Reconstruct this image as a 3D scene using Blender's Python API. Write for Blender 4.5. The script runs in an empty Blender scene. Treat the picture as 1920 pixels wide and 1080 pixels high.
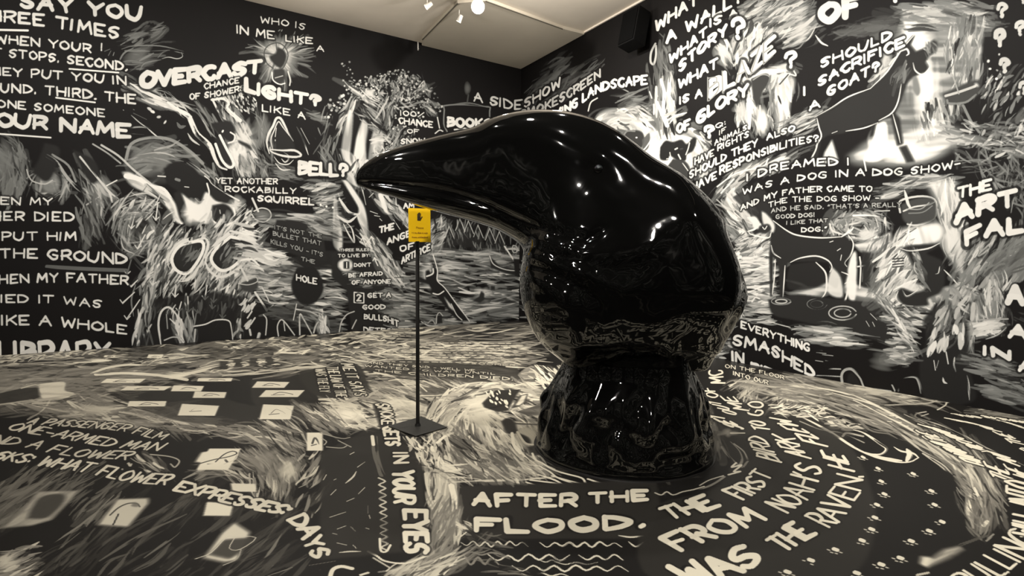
import bpy, bmesh, math, random
import numpy as np
from mathutils import Vector, Matrix
sc = bpy.context.scene
C = sc.collection
# ---------------------------------------------------------------- camera, world, lights, exposure
F_PX, YAW, PITCH, ROLL, CAM_H = 981.2, 0.565012, -0.0565138, 0.0080948, 1.3
ROOM_X0, ROOM_X1, ROOM_Y0, ROOM_Y1, ROOM_H = -4.0, 5.9826, -3.0, 9.1602, 5.2085
def cam_axes():
    cy, sy, cp, sp, cr, sr = np.cos(YAW), np.sin(YAW), np.cos(PITCH), np.sin(PITCH), np.cos(ROLL), np.sin(ROLL)
    F = np.array([sy*cp, cy*cp, sp]); Rt = np.array([cy, -sy, 0.]); U = np.cross(Rt, F)
    return Rt*cr+U*sr, -Rt*sr+U*cr, F
CR, CU, CF = cam_axes(); CO = np.array([0, 0, CAM_H])
def ray(x, y): return CR*((x-960)/F_PX) - CU*((y-540)/F_PX) + CF
cd = bpy.data.cameras.new('camera'); cam = bpy.data.objects.new('camera', cd); C.objects.link(cam)
cd.sensor_width = 36; cd.lens = F_PX/1920*36; cd.clip_start = .05
cam.matrix_world = Matrix(((CR[0], CU[0], -CF[0], 0), (CR[1], CU[1], -CF[1], 0), (CR[2], CU[2], -CF[2], CAM_H), (0, 0, 0, 1)))
sc.camera = cam
w = bpy.data.worlds.new('world'); sc.world = w; w.use_nodes = True
w.node_tree.nodes['Background'].inputs[0].default_value = (.05, .045, .04, 1); w.node_tree.nodes['Background'].inputs[1].default_value = .3
sc.view_settings.view_transform = 'Standard'; sc.view_settings.look = 'None'; sc.view_settings.gamma = 1
sc.view_settings.use_curve_mapping = False; sc.view_settings.exposure = -0.70
WARM = (1., .945, .87)
def lamp(kind, name, loc, power, col=WARM, r=.05, aim=None, size=1.4, blend=.6):
    d = bpy.data.lights.new(name, kind); d.energy = power; d.color = col; d.shadow_soft_size = r
    o = bpy.data.objects.new(name, d); C.objects.link(o); o.location = loc
    if kind == 'SPOT':
        d.spot_size = size; d.spot_blend = blend; o.rotation_euler = (Vector(aim)-Vector(loc)).to_track_quat('-Z', 'Y').to_euler()
    return o
# track spotlights hung just under the ceiling: (x, y, z), what they light, watts
SPOTS = [((2.1, 5.2, 4.95), (1.0, 9.1, 2.3), 640), ((4.0, 5.4, 4.95), (4.2, 9.1, 2.2), 620), ((0.2, 5.0, 4.95), (-1.6, 9.1, 2.2), 600), ((-1.8, 5.0, 4.95), (-3.4, 9.1, 2.2), 700),
         ((2.6, 6.6, 4.95), (5.9, 6.8, 2.3), 700), ((2.4, 4.4, 4.95), (5.9, 4.3, 2.2), 900), ((2.2, 2.4, 4.95), (5.9, 1.8, 2.2), 800), ((2.0, 0.2, 4.95), (5.9, -0.6, 2.2), 600),
         ((0.4, 3.4, 4.95), (1.0, 4.0, 0), 190), ((3.0, 3.6, 4.95), (3.6, 3.4, 0), 420), ((1.2, 1.6, 4.95), (2.2, 2.6, 0), 420), ((4.4, 2.4, 4.95), (4.6, 2.6, 0), 360), ((3.4, 7.0, 4.95), (3.0, 7.0, 0), 300), ((0.2, 6.6, 4.95), (0.2, 6.8, 0), 260),
         ((-1.2, 0.2, 4.95), (1.8, 3.4, 1.2), 520), ((-2.6, 3.6, 4.95), (-2.0, 5.0, 0), 110), ((1.0, -0.6, 4.95), (2.2, 3.0, .6), 200), ((2.9, 0.4, 4.95), (2.6, 3.2, 1.0), 220)]
for k, (p, aim, pw) in enumerate(SPOTS): lamp('SPOT', 'spot_light', p, pw, r=.045, aim=aim, size=1.9, blend=.9)
# unseen point lights added to brighten the room, the ceiling and the gloss highlights
for p, pw in (((-2.4, -1.2, 4.2), 90), ((1.2, -1.4, 4.2), 90), ((4.6, -1.0, 4.2), 80), ((-2.6, 2.4, 4.2), 90), ((1.6, 3.0, 4.3), 90), ((4.2, 5.4, 4.3), 120), ((1.6, 7.2, 4.3), 80)): lamp('POINT', 'fill_light', p, pw, r=.1)
lamp('SPOT', 'notice_fill', (-2.0, 3.0, 4.9), 1900, r=.045, aim=(1.6, 3.9, 1.55), size=.3, blend=.5)  # unseen lamp added only to brighten the yellow notice
# ---------------------------------------------------------------- mural painting (numpy brush engine)
# Murals are authored as brush strokes and lettering; every stroke is laid onto the paint layer
# of the real wall or floor plane (metres), which then becomes that surface's paint texture.
rng = np.random.default_rng(7)
def _noise_table(n, k, seed):
    r = np.random.default_rng(seed); a = r.random((n, n)).astype(np.float32)
    for _ in range(k):
        a = (a*2+np.roll(a, 1, 0)+np.roll(a, -1, 0))/4; a = (a*2+np.roll(a, 1, 1)+np.roll(a, -1, 1))/4
    a -= a.min(); a /= a.max()
    o = np.argsort(np.argsort(a.ravel())).reshape(a.shape)/a.size
    return o.astype(np.float32)
NT = _noise_table(512, 2, 3)
def noise(u, v):
    u0 = np.floor(u); v0 = np.floor(v); fu = u-u0; fv = v-v0
    i = u0.astype(np.int32) & 511; j = v0.astype(np.int32) & 511; i1 = (i+1) & 511; j1 = (j+1) & 511
    return (NT[i, j]*(1-fu)+NT[i1, j]*fu)*(1-fv)+(NT[i, j1]*(1-fu)+NT[i1, j1]*fu)*fv
class Surf:
    def __init__(s, O, U, V, su, sv, ppm, k=1.0):
        s.O, s.U, s.V, s.su, s.sv, s.ppm, s.k = np.array(O, float), np.array(U, float), np.array(V, float), su, sv, ppm, k
        s.nx, s.ny = int(round(su*ppm)), int(round(sv*ppm)); s.A = np.zeros((s.ny, s.nx), np.float32)
        u = ((np.arange(s.nx)+.5)/ppm).astype(np.float32); v = ((np.arange(s.ny)+.5)/ppm).astype(np.float32)
        D = s.O-CO
        z = (D@CF+(s.V@CF)*v[:, None]+(s.U@CF)*u[None]).astype(np.float32)
        z = np.where(z < .12, np.nan, z)
        s.PX = (960+F_PX*(D@CR+(s.V@CR)*v[:, None]+(s.U@CR)*u[None])/z).astype(np.float32)
        s.PY = (540-F_PX*(D@CU+(s.V@CU)*v[:, None]+(s.U@CU)*u[None])/z).astype(np.float32)
        s.nrm = np.cross(s.U, s.V)
    def tex(s, x, y):
        d = ray(x, y); den = d@s.nrm
        if abs(den) < 1e-6: return None
        t = ((s.O-CO)@s.nrm)/den
        if t <= 0: return None
        p = CO+d*t-s.O
        return p@s.U*s.ppm, p@s.V*s.ppm
    def box(s, x0, y0, x1, y1):
        P = [s.tex(x, y) for x in (x0, (x0+x1)/2, x1) for y in (y0, y1)]
        Q = [p for p in P if p is not None]
        if not Q: return None
        a, b = min(q[0] for q in Q), max(q[0] for q in Q); c, d = min(q[1] for q in Q), max(q[1] for q in Q)
        if len(Q) < len(P): a, b, c, d = a-400, b+400, c-400, d+4000
        i0, i1, j0, j1 = max(0, int(a)-1), min(s.nx, int(b)+3), max(0, int(c)-1), min(s.ny, int(d)+3)
        if i0 >= i1 or j0 >= j1: return None
        return i0, i1, j0, j1
def P(t):
    if isinstance(t, str): return np.array([[float(q) for q in p.split(',')] for p in t.split()])
    return np.array(t, float)
def crom(p, n=5):
    if len(p) < 3: return p
    q = np.vstack([2*p[0]-p[1], p, 2*p[-1]-p[-2]]); t = np.linspace(0, 1, n, endpoint=False)[:, None]; o = []
    for i in range(len(p)-1):
        a, b, c, d = q[i:i+4]
        o.append(.5*((2*b)+(c-a)*t+(2*a-5*b+4*c-d)*t*t+(3*b-a-3*c+d)*t**3))
    return np.vstack(o+[p[-1:]])
def st(S, pts, w, c=1., a=1., dry=0., tap=(1, 1), aa=.8, sm=1, k=None):
    """one brush stroke: pts in picture units, w = brush width, c = paint tone, dry = bristle gaps, tap = end widths"""
    for s in (S if isinstance(S, (list, tuple)) else (S,)): _st(s, pts, w, c, a, dry, tap, aa, sm, k)
def _st(s, pts, w, c, a, dry, tap, aa, sm, k):
    p = P(pts)
    if sm: p = crom(p, 4 if len(p) < 8 else 3)
    k = s.k if k is None else k
    if len(p) == 1: p = np.vstack([p, p+.01])
    hw = w/2; m = hw+aa+1
    bb = s.box(p[:, 0].min()-m, p[:, 1].min()-m, p[:, 0].max()+m, p[:, 1].max()+m)
    if bb is None: return
    i0, i1, j0, j1 = bb
    q = p.copy(); q[:, 1] /= k
    L = np.hypot(*np.diff(q, axis=0).T); T = np.concatenate([[0], np.cumsum(L)]); TT = max(T[-1], 1e-6)
    e = T/TT; W = hw*np.minimum(1, np.minimum(tap[0]+(1-tap[0])*e*3.3, tap[1]+(1-tap[1])*(1-e)*3.3))
    n = len(q)-1; big = (i1-i0)*(j1-j0) > 30000 and n > 2
    buf = np.zeros((j1-j0, i1-i0), np.float32)
    if dry: lat = np.zeros_like(buf); arc = np.zeros_like(buf)
    for i in range(n):
        x0, y0 = q[i]; x1, y1 = q[i+1]; ii0, ii1, jj0, jj1 = i0, i1, j0, j1
        if big:
            b2 = s.box(min(x0, x1)-m, min(p[i, 1], p[i+1, 1])-m, max(x0, x1)+m, max(p[i, 1], p[i+1, 1])+m)
            if b2 is None: continue
            ii0, ii1, jj0, jj1 = max(i0, b2[0]), min(i1, b2[1]), max(j0, b2[2]), min(j1, b2[3])
            if ii0 >= ii1 or jj0 >= jj1: continue
        X = s.PX[jj0:jj1, ii0:ii1]-x0; Y = s.PY[jj0:jj1, ii0:ii1]/k-y0
        dx, dy = x1-x0, y1-y0; l2 = dx*dx+dy*dy+1e-9
        t = np.clip((X*dx+Y*dy)/l2, 0, 1); d = np.hypot(X-t*dx, Y-t*dy)
        al = np.nan_to_num(np.clip((W[i]+(W[i+1]-W[i])*t-d)/aa+.5, 0, 1))
        sub = buf[jj0-j0:jj1-j0, ii0-i0:ii1-i0]
        if dry:
            mk = al > sub; la = (X*dy-Y*dx)/np.sqrt(l2)
            lat[jj0-j0:jj1-j0, ii0-i0:ii1-i0][mk] = la[mk]; arc[jj0-j0:jj1-j0, ii0-i0:ii1-i0][mk] = (T[i]+t*L[i])[mk]
        np.maximum(sub, al, out=sub)
    if dry:
        nz = noise(lat*.8+rng.random()*400+50, arc*.07+rng.random()*400)
        buf *= np.clip((nz-dry)/.22+.5, 0, 1)
    buf *= a
    V = s.A[j0:j1, i0:i1]; V += (c-V)*buf
def inpoly(X, Y, p):
    r = np.zeros(X.shape, bool); n = len(p)
    for i in range(n):
        x0, y0 = p[i]; x1, y1 = p[(i+1) % n]
        if y0 == y1: continue
        r ^= ((Y > y0) != (Y > y1)) & (X < (x1-x0)*(Y-y0)/(y1-y0)+x0)
    return r
def _blur(m, r):
    for ax in (0, 1):
        n = m.shape[ax]; p = np.pad(m, [(r+1, r) if i == ax else (0, 0) for i in (0, 1)], mode='edge'); c = np.cumsum(p, axis=ax, dtype=np.float32)
        m = (np.take(c, np.arange(2*r+1, 2*r+1+n), ax)-np.take(c, np.arange(0, n), ax))/(2*r+1)
    return m
def fill(S, pts, c=0., a=1., sm=0, streak=0, ang=0., fs=.05, soft=2):
    """flat area of paint; streak > 0 leaves brush-drag streaks along ang; soft = feathered edge in texels"""
    p = P(pts)
    if sm: p = crom(np.vstack([p, p[:1]]), 5)
    for s in (S if isinstance(S, (list, tuple)) else (S,)):
        bb = s.box(p[:, 0].min(), p[:, 1].min(), p[:, 0].max(), p[:, 1].max())
        if bb is None: continue
        q = 2*soft; i0, i1, j0, j1 = max(0, bb[0]-q), min(s.nx, bb[1]+q), max(0, bb[2]-q), min(s.ny, bb[3]+q); X = s.PX[j0:j1, i0:i1]; Y = s.PY[j0:j1, i0:i1]
        m = inpoly(X, Y, p).astype(np.float32)
        if soft: m = _blur(_blur(m, soft), soft)
        m = m*a
        if streak:
            r = np.radians(ang); u = X*np.cos(r)+Y*np.sin(r)/s.k; v = -X*np.sin(r)+Y*np.cos(r)/s.k
            u = np.nan_to_num(u); v = np.nan_to_num(v)
            m = m*(1-streak+streak*np.clip(noise(v*.35+9, u*fs+3)*1.6-.3, 0, 1))
        V = s.A[j0:j1, i0:i1]; V += (c-V)*m.astype(np.float32)
def hat(S, area, n, ang, L, w, c=(.6, 1), a=(.6, 1), dry=.35, cur=0., jit=12, tap=(.55, .3), aa=1.1, under=True):
    """n short strokes scattered in an area; ang = degrees, ('r',x,y) radial, ('c',x,y,ry) round a centre, or [(x,y,deg)..] guides"""
    p = P(area); x0, y0 = p.min(0); x1, y1 = p.max(0); got = 0; Lr = L if isinstance(L, tuple) else (L*.6, L*1.4)
    wr = w if isinstance(w, tuple) else (w*.6, w*1.4)
    if under and dry and n >= 10:
        hat(S, area, max(4, n//4), ang, (Lr[0]*1.3, Lr[1]*1.5), (wr[0]*2.6, wr[1]*3.4), (c[0]*.6, c[1]*.8), (.15, .4), .55, cur, jit, (.6, .5), 2.4, False)
    wr = (wr[0]*1.1, wr[1]*1.35); a = (min(1, a[0]*1.15), min(1, a[1]*1.1))
    while got < n:
        X = rng.uniform(x0, x1, n*2); Y = rng.uniform(y0, y1, n*2); m = inpoly(X, Y, p); X, Y = X[m], Y[m]
        if len(X) == 0: return
        for x, y in zip(X, Y):
            if got >= n: break
            got += 1
            if isinstance(ang, tuple):
                dx, dy = x-ang[1], y-ang[2]
                if ang[0] == 'r': th = np.degrees(np.arctan2(dy, dx))
                else: ry = ang[3]; th = np.degrees(np.arctan2(dx*ry, -dy/ry))
            elif isinstance(ang, list):
                g = np.array(ang); wt = 1/((g[:, 0]-x)**2+(g[:, 1]-y)**2+60)**1.5; r = np.radians(g[:, 2]*2)
                th = np.degrees(np.arctan2((wt*np.sin(r)).sum(), (wt*np.cos(r)).sum()))/2
            else: th = ang
            th = np.radians(th+rng.normal(0, jit)); l = rng.uniform(*Lr)/2; cu = (cur+rng.normal(0, .06))*l*2
            ca, sa = np.cos(th), np.sin(th)
            q = [(x-ca*l, y-sa*l), (x-sa*cu, y+ca*cu), (x+ca*l, y+sa*l)]
            dk = under and dry and n >= 24 and c[1] > .5 and rng.random() < .13
            st(S, q, rng.uniform(*wr), rng.uniform(0, .07) if dk else rng.uniform(*c), rng.uniform(*a), dry, tap, aa)
def dots(S, area, n, w, c=(.6, 1)): hat(S, area, n, 0, (.5, w*1.2), (w*.6, w*1.3), c, (.7, 1), 0, jit=60)
def glow(S, x, y, rx, ry, c=1., a=.8, pw=1.5, streak=.5, mode='r', ang=0):
    """soft scumbled patch of paint, streaks running outward (r), round (c) or straight (l)"""
    for s in (S if isinstance(S, (list, tuple)) else (S,)):
        bb = s.box(x-rx, y-ry, x+rx, y+ry)
        if bb is None: continue
        i0, i1, j0, j1 = bb; X = np.nan_to_num(s.PX[j0:j1, i0:i1]-x, nan=9e4); Y = np.nan_to_num(s.PY[j0:j1, i0:i1]-y, nan=9e4)
        d = np.hypot(X/rx, Y/ry); th = np.arctan2(Y/ry, X/rx); r = (rx+ry)/2; sd = (x*7.3+y*3.1) % 300
        if mode == 'r': nz = noise((th+4)*r*.32, d*r*.03+sd)
        elif mode == 'c': nz = noise(d*r*.4+sd, (th+4)*r*.05)
        else:
            q = np.radians(ang); nz = noise(np.clip((-X*np.sin(q)+Y*np.cos(q)/s.k)*.4+sd, -9e4, 9e4), np.clip((X*np.cos(q)+Y*np.sin(q)/s.k)*.04+sd, -9e4, 9e4))
        m = np.clip(1.25-d**pw*1.25-(nz*1.3)*streak*(.3+d), 0, 1)*a
        V = s.A[j0:j1, i0:i1]; V += (c-V)*m.astype(np.float32)
G = dict(A='8|00 4a 80|14 74', B='7|00 0a|~0a 59 68 56 05|~05 66 73 51 00', C='7|~79 5a 29 06 13 30 60 72', D='8|00 0a|~0a 49 85 51 00',
 E='7|7a 0a 00 70|05 55', F='7|7a 0a 00|05 55', G='8|~79 5a 29 05 12 40 71 74|45 74', H='8|00 0a|80 8a|05 85', I='1|00 0a', J='6|~6a 62 30 02',
 K='7|00 0a|7a 04|26 70', L='6|0a 00 60', M='9|00 1a 43 8a 90', N='8|00 0a 80 8a', O='8|~4a 18 05 12 40 72 85 78 4a', P='7|00 0a|~0a 5a 78 55 04',
 Q='8|~4a 18 05 12 40 72 85 78 4a|53 80', R='7|00 0a|~0a 5a 78 55 04|35 70', S='7|~79 4a 18 16 45 63 51 20 02', T='8|0a 8a|4a 40', U='8|~0a 03 30 50 73 8a',
 V='8|0a 40 8a', W='a|0a 20 57 80 aa', X='8|00 8a|0a 80', Y='8|0a 45 8a|45 40', Z='7|0a 7a 00 70', )
G.update({'0': G['O'], '1': '1|00 0a', '2': '6|~08 2a 58 45 00|00 60', '%': '9|00 9a|~1a 08 18 1a|~72 91 70 72', '?': '6|~07 1a 4a 67 35 33|30 31', '!': '1|0a 03|00 01',
 '.': '1|00 01', ',': '1|11 00', "'": '1|1a 07', '"': '3|1a 07|3a 27', '-': '5|04 54', ':': '1|02 03|07 08'})
def _h(ch): return 10 if ch == 'a' else int(ch)
GL = {}
for _k, _v in G.items():
    _p = _v.split('|'); _o = []
    for _s in _p[1:]:
        _c = _s[0] == '~'; _o.append((_c, np.array([[_h(t[0]), _h(t[1])] for t in _s.lstrip('~').split()], float)))
    GL[_k] = (_h(_p[0]), _o)
def tx(S, s, path, h, w=.16, up=None, c=.88, a=1., dry=0., slack=3.0, hx=1, jit=.3, k=None, halo=.85):
    if halo: _tx(S, s, path, h, w, up, 0., halo, 0, slack, hx, jit, k, True)
    _tx(S, s, path, h, w, up, c, a, dry, slack, hx, jit, k, False)
def _tx(S, s, path, h, w, up, c, a, dry, slack, hx, jit, k, halo):
    """hand lettering along a path; h = letter height (or start,end); up = letter-up vector (or a list of them along the path)"""
    w = w*1.38 if up is None and k is None else w; p = crom(P(path), 6); seg = np.hypot(*np.diff(p, axis=0).T); T = np.concatenate([[0], np.cumsum(seg)])
    h0, h1 = h if isinstance(h, tuple) else (h, h)
    adv = [(6 if ch == ' ' else GL[ch][0]+slack) for ch in s]; tot = sum(adv)-(slack if s[-1] != ' ' else 0); x = 0
    for ch, ad in zip(s, adv):
        if ch != ' ':
            gw, strokes = GL[ch]
            for cv, g in strokes:
                g = g+rng.normal(0, jit, g.shape)*[.8, .8]
                if len(g) > 2 and ch in 'OQ0': g[-1] = g[0]
                if cv: g = crom(g, 4)
                g = g*[1, 1-w*.9]+[0, w*4.5]
                tt = np.clip((x+g[:, 0])/tot, 0, 1)*T[-1]; e = tt/T[-1]
                bx = np.interp(tt, T, p[:, 0]); by = np.interp(tt, T, p[:, 1])
                hh = h0+(h1-h0)*e
                if up is None: ux, uy = 0*e, -hh
                else:
                    U = P(up); r = np.linspace(0, 1, len(U)) if len(U) > 1 else [0.]
                    ux, uy = np.interp(e, r, U[:, 0]), np.interp(e, r, U[:, 1]); 
                q = np.stack([bx+ux*g[:, 1]/10, by+uy*g[:, 1]/10], 1)
                hm = np.hypot(*(np.array([ux, uy]).mean(1))) if up is not None else hh.mean()
                if halo: st(S, q, hm*w+min(9 if up is None and k is None else 5, hm*.3), 0, a, 0, (1, 1), 2.2, 0, k)
                else: st(S, q, hm*w*hx*rng.uniform(.9, 1.12), c*rng.uniform(.94, 1.04), a, dry, (.85, .8), .8, 0, k)
        x += ad
LW = Surf((ROOM_X0, ROOM_Y1, 0), (1, 0, 0), (0, 0, 1), ROOM_X1-ROOM_X0, ROOM_H, 210)
RW = Surf((ROOM_X1, ROOM_Y0, 0), (0, 1, 0), (0, 0, 1), ROOM_Y1-ROOM_Y0, ROOM_H, 270)
FL = Surf((ROOM_X0, ROOM_Y0, 0), (1, 0, 0), (0, 1, 0), ROOM_X1-ROOM_X0, ROOM_Y1-ROOM_Y0, 280, .62)
def art_left():
    L = LW
    # plumed horse and wind strokes, upper left
    hat(L, '232,70 262,44 302,50 300,66 250,90', 26, -25, (16, 40), 4, (.3, .6), (.3, .8), .45)
    glow(L, 262, 108, 42, 34, .38, .7, 1.3, .6, 'l', -30); hat(L, '225,85 300,80 300,130 240,140', 20, -10, (20, 50), 2.5, (.3, .55), (.4, .8), .4)
    for q, w, c in (('228,92 250,86 300,86 344,96', 2, .5), ('222,118 232,100 250,90', 3, .5), ('278,96 318,94', 1.6, .7), ('296,108 306,98 318,95 344,100', 1.6, .6), ('304,110 316,107 332,110 342,106 340,98', 1.8, .8), ('262,132 272,118 302,112', 2, .5), ('196,96 206,92', 2, .6), ('203,104 208,95', 2, .6), ('212,104 214,98', 3, .7), ('226,84 234,80', 3, .6), ('235,68 244,66', 3, .6)): st(L, q, w, c, .9, .2, (.4, .3))
    # leaping branch from upper left down to the white muzzle
    hat(L, '240,150 330,180 345,215 300,200 250,178', 34, 26, (30, 60), 4, (.5, 1), (.5, 1), .4)
    for q, w, c, d in (('244,156 275,174 312,190 322,196', 7, .9, .3), ('314,192 335,206 352,216 360,232 370,252 392,272 402,296 412,312 425,318', 10, .95, .25), ('318,196 340,214 356,226', 6, .9, .3), ('322,182 345,196 372,214 388,238 396,256', 4, .7, .4), ('262,178 276,190 296,198', 3.5, .8, .2), ('296,190 306,176', 2, .8, 0), ('308,174 314,184', 2.5, .9, 0), ('352,250 360,262 374,272', 4, .8, .3), ('382,206 392,224 402,240 408,248', 3, .7, .3), ('375,192 384,204 398,222 404,240', 2.5, .5, .3)): st(L, q, w, c, .95, d, (.3, .3))
    hat(L, '365,190 410,220 412,255 380,240', 16, 58, (20, 50), 2.5, (.3, .7), (.5, .9), .45)
    for x, y, q in ((302, 205, -38), (311, 201, 0), (298, 220, -20), (286, 210, 40), (280, 205, 30), (316, 228, 60), (309, 229, -60)): hat(L, [(x-1, y-1), (x+1, y-1), (x, y+1)], 1, q, 9, 3, (.7, .9), (.9, 1), 0)
    for q, w, c in (('250,205 252,206', 3, .9), ('231,206 232,207', 4, .9), ('332,230 338,238 348,236', 6, .35), ('246,216 262,230 274,238 282,240', 2, .8), ('250,212 275,224', 2, .5), ('238,240 262,238 275,240', 3, .6), ('276,240 292,254 300,258', 2.5, .9), ('238,250 270,252', 3, .5), ('302,260 312,268', 2.6, .95)): st(L, q, w, c, .9, .2, (.3, .2))
    # pale muzzle head with rain behind it
    hat(L, '400,182 428,180 470,235 488,300 470,330 430,325 440,260 415,210', 90, 62, (14, 36), 4, (.5, .95), (.4, .9), .4)
    glow(L, 455, 262, 42, 52, .85, .9, 1.6, .6, 'r'); glow(L, 440, 290, 34, 30, .95, .9, 1.6, .4)
    hat(L, '440,300 500,290 500,330 450,350', 34, 80, (12, 26), 4, (.4, .8), (.4, .8), .5); glow(L, 492, 245, 24, 34, .6, .7, 1.3, .7, 'l', -60)
    st(L, '398,186 410,210 420,228 430,236', 4, .9, 1, .2); st(L, '398,186 418,184 428,192 426,204 450,226', 7, .9, 1, .2); fill(L, '404,206 412,190 416,188 412,206', .1)
    st(L, '411,207 418,224 436,236 440,244', 3, .1, .9); fill(L, '410,228 428,226 438,238 440,258 434,266 424,262 408,248 396,232', .03, 1, 1); fill(L, '402,258 420,262 434,300 434,310 424,306 412,290', .04, 1, 1); st(L, '412,254 424,278 438,306 430,314 416,300 404,270', 5, .95)
    fill(L, '446,262 468,272 472,282 462,276 448,268', .05, 1, 1); st(L, '417,247 418,245', 3.5, .95, tap=(1, 1)); st(L, '432,248 440,254 438,264 428,268', 3, .9)
    hat(L, '422,184 470,170 485,200 460,215', 60, 66, (4, 9), 1.8, (.6, 1), (.8, 1), 0)
    # dark beast under a grey cloud, paws and teeth
    glow(L, 290, 300, 74, 50, .45, .95, 1.5, .7, 'c'); glow(L, 262, 300, 38, 46, .6, .7, 1.5, .7, 'c'); hat(L, '236,275 330,270 400,320 420,350 330,340 250,330', 60, ('c', 305, 350, .6), (20, 60), 4, (.35, .7), (.4, .8), .45)
    glow(L, 300, 335, 40, 18, .08, .9, 1.5, .4, 'c')
    fill(L, '228,322 246,324 270,338 298,350 320,370 336,392 344,418 330,416 318,396 300,376 270,360 244,346', .9, 1, 1, .3, 40); st(L, '236,330 262,336 284,350 306,356 322,378 332,398 340,416', 9, .95, 1, .3); st(L, '236,300 246,270 280,258 320,262 356,284 380,306', 6, .6, .9, .35); st(L, '250,346 290,362 312,372 325,396 326,414', 5, .8, .9, .35); st(L, '258,292 300,286 340,298 366,312 392,332', 3, .7, .9, .3)
    st(L, '190,272 222,292 250,318 282,344', 4, .8, .9, .3); st(L, '174,270 200,286 226,306', 3, .7, .9, .3)
    fill(L, '306,316 330,302 360,312 374,326 386,334 385,352 384,372 376,384 362,376 346,366 330,356 312,342', .02, 1, 1); fill(L, '326,362 340,360 352,398 362,412 350,420 338,412 330,384', .03, 1, 1)
    fill(L, '386,340 424,366 442,372 428,382 404,374 386,360', .03, 1); glow(L, 362, 398, 26, 30, .97, 1, 2, .2); fill(L, '340,362 372,384 386,360 404,376 430,384 440,398 402,400 392,420 366,412 352,392', .97, .95, 1); st(L, '388,344 392,362 386,382', 3, .95)
    st(L, '384,330 392,336 400,346 430,366 448,376', 3, .9, 1, .2); glow(L, 440, 385, 26, 22, .9, .9, 1.5, .6); st(L, '346,350 354,351', 4, .9, tap=(.4, .4)); st(L, '296,330 310,331', 2.5, .85); st(L, '330,336 336,338', 5, .5); st(L, '366,372 374,379 382,374', 2, .6)
    glow(L, 412, 405, 34, 32, .9, .95, 2.2, .35); fill(L, '398,385 420,382 434,392 438,410 424,420 404,418 396,404', .03, 1, 1); st(L, '396,396 398,412 412,421 430,418 440,404 438,390', 3, .95); glow(L, 428, 404, 8, 12, .4, .8); st(L, '412,394 413,400', 2, .7)
    # figures at the far left
    hat(L, '-20,262 40,270 60,330 30,380 -20,370', 60, ('c', -20, 330, 1.4), (20, 60), 6, (.3, .6), (.4, .8), .45); glow(L, 4, 300, 34, 50, .45, .8, 1.4, .6, 'l', 70)
    glow(L, 92, 345, 40, 38, .55, .9, 1.5, .6, 'c'); hat(L, '50,316 90,310 130,340 128,375 70,372', 40, ('c', 90, 350, .8), (12, 40), 4, (.4, .8), (.4, .8), .45); fill(L, '84,268 112,280 98,330 84,340 70,330 60,322 72,300', .03, 1, 1)
    st(L, '50,318 54,330 62,340 84,345 98,338', 2.5, .7); st(L, '88,292 106,304 124,330 142,350 158,366 150,400', 6, .7, .9, .4); st(L, '98,290 128,310 142,340', 4, .6, .9, .4)
    hat(L, '146,300 200,330 222,376 190,400 152,380', 46, 60, (14, 44), 4, (.4, .9), (.4, .9), .45); glow(L, 190, 350, 26, 30, .7, .8, 1.4, .6, 'l', 60); fill(L, '136,280 176,300 186,330 176,344 160,332 150,310', .03, 1, 1); st(L, '150,294 180,330 204,360 210,378', 4, .8, 1, .3)
    st(L, '200,348 219,338', 2.4, .9); st(L, '164,366 182,384', 3, .7); st(L, '162,384 184,370', 3, .7); hat(L, '145,385 215,370 190,440 150,450', 36, 80, (16, 50), 4, (.3, .7), (.4, .8), .5)
    # whirl
    hat(L, '210,380 260,358 300,362 300,410 280,470 250,486 215,450 205,410', 130, ('c', 262, 430, 1.25), (24, 60), 3.4, (.3, .8), (.4, .9), .45)
    glow(L, 262, 424, 26, 26, .03, .9, 2, .3, 'c'); hat(L, '240,380 310,370 330,420 270,440 255,420', 20, -50, (14, 26), 3, (.6, .9), (.8, 1), .2)
    for q, w in (('230,372 254,364 282,362', 4), ('262,376 286,374', 4), ('268,388 286,383', 3), ('212,414 220,394 246,378', 3.5), ('214,430 216,460 240,480', 4), ('226,446 232,466 252,476', 3)): st(L, q, w, .75, .9, .3, (.3, .3))
    # falling arrow rain
    hat(L, '280,440 470,405 470,560 330,540 262,560 268,490', 420, 118, (16, 44), 4, (.45, .95), (.5, .95), .4, jit=16)
    hat(L, '262,560 290,460 330,450 460,540 470,600 250,600', 120, 115, (12, 26), 3, (.5, .9), (.7, 1), .25, jit=12); hat(L, '400,420 470,400 500,430 480,500 440,490', 60, 130, (14, 36), 4, (.6, .98), (.6, 1), .35)
    fill(L, '255,565 400,548 468,566 470,660 250,660', .02, .85)
    hat(L, '252,560 290,545 282,650 250,650', 34, 100, (24, 60), 3.4, (.5, .9), (.7, 1), .3, jit=9)
    for x, y, dx, dy in ((246, 488, -8, 26), (258, 525, -12, 12), (252, 548, -22, 20), (262, 562, -24, 36), (247, 510, 0, 0), (292, 510, -6, 24), (330, 534, -2, 22), (352, 556, 1, 28), (404, 540, -4, 26), (415, 566, 2, 30), (396, 566, 2, 12), (372, 566, -2, 20), (340, 566, -5, 18), (388, 535, -4, 26), (272, 440, -14, 26), (254, 402, -8, 26), (296, 380, -4, 32)):
        if dy: st(L, [(x, y), (x+dx, y+dy)], 3.4, .85, 1, .1, (.6, .9)); st(L, [(x+dx-5, y+dy-6), (x+dx, y+dy+1), (x+dx+6, y+dy-5)], 2, .8, 1, 0, sm=0)
    hat(L, '300,575 450,565 455,590 320,590', 26, 96, (10, 22), 2.6, (.5, .9), (.8, 1), .2)
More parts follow.
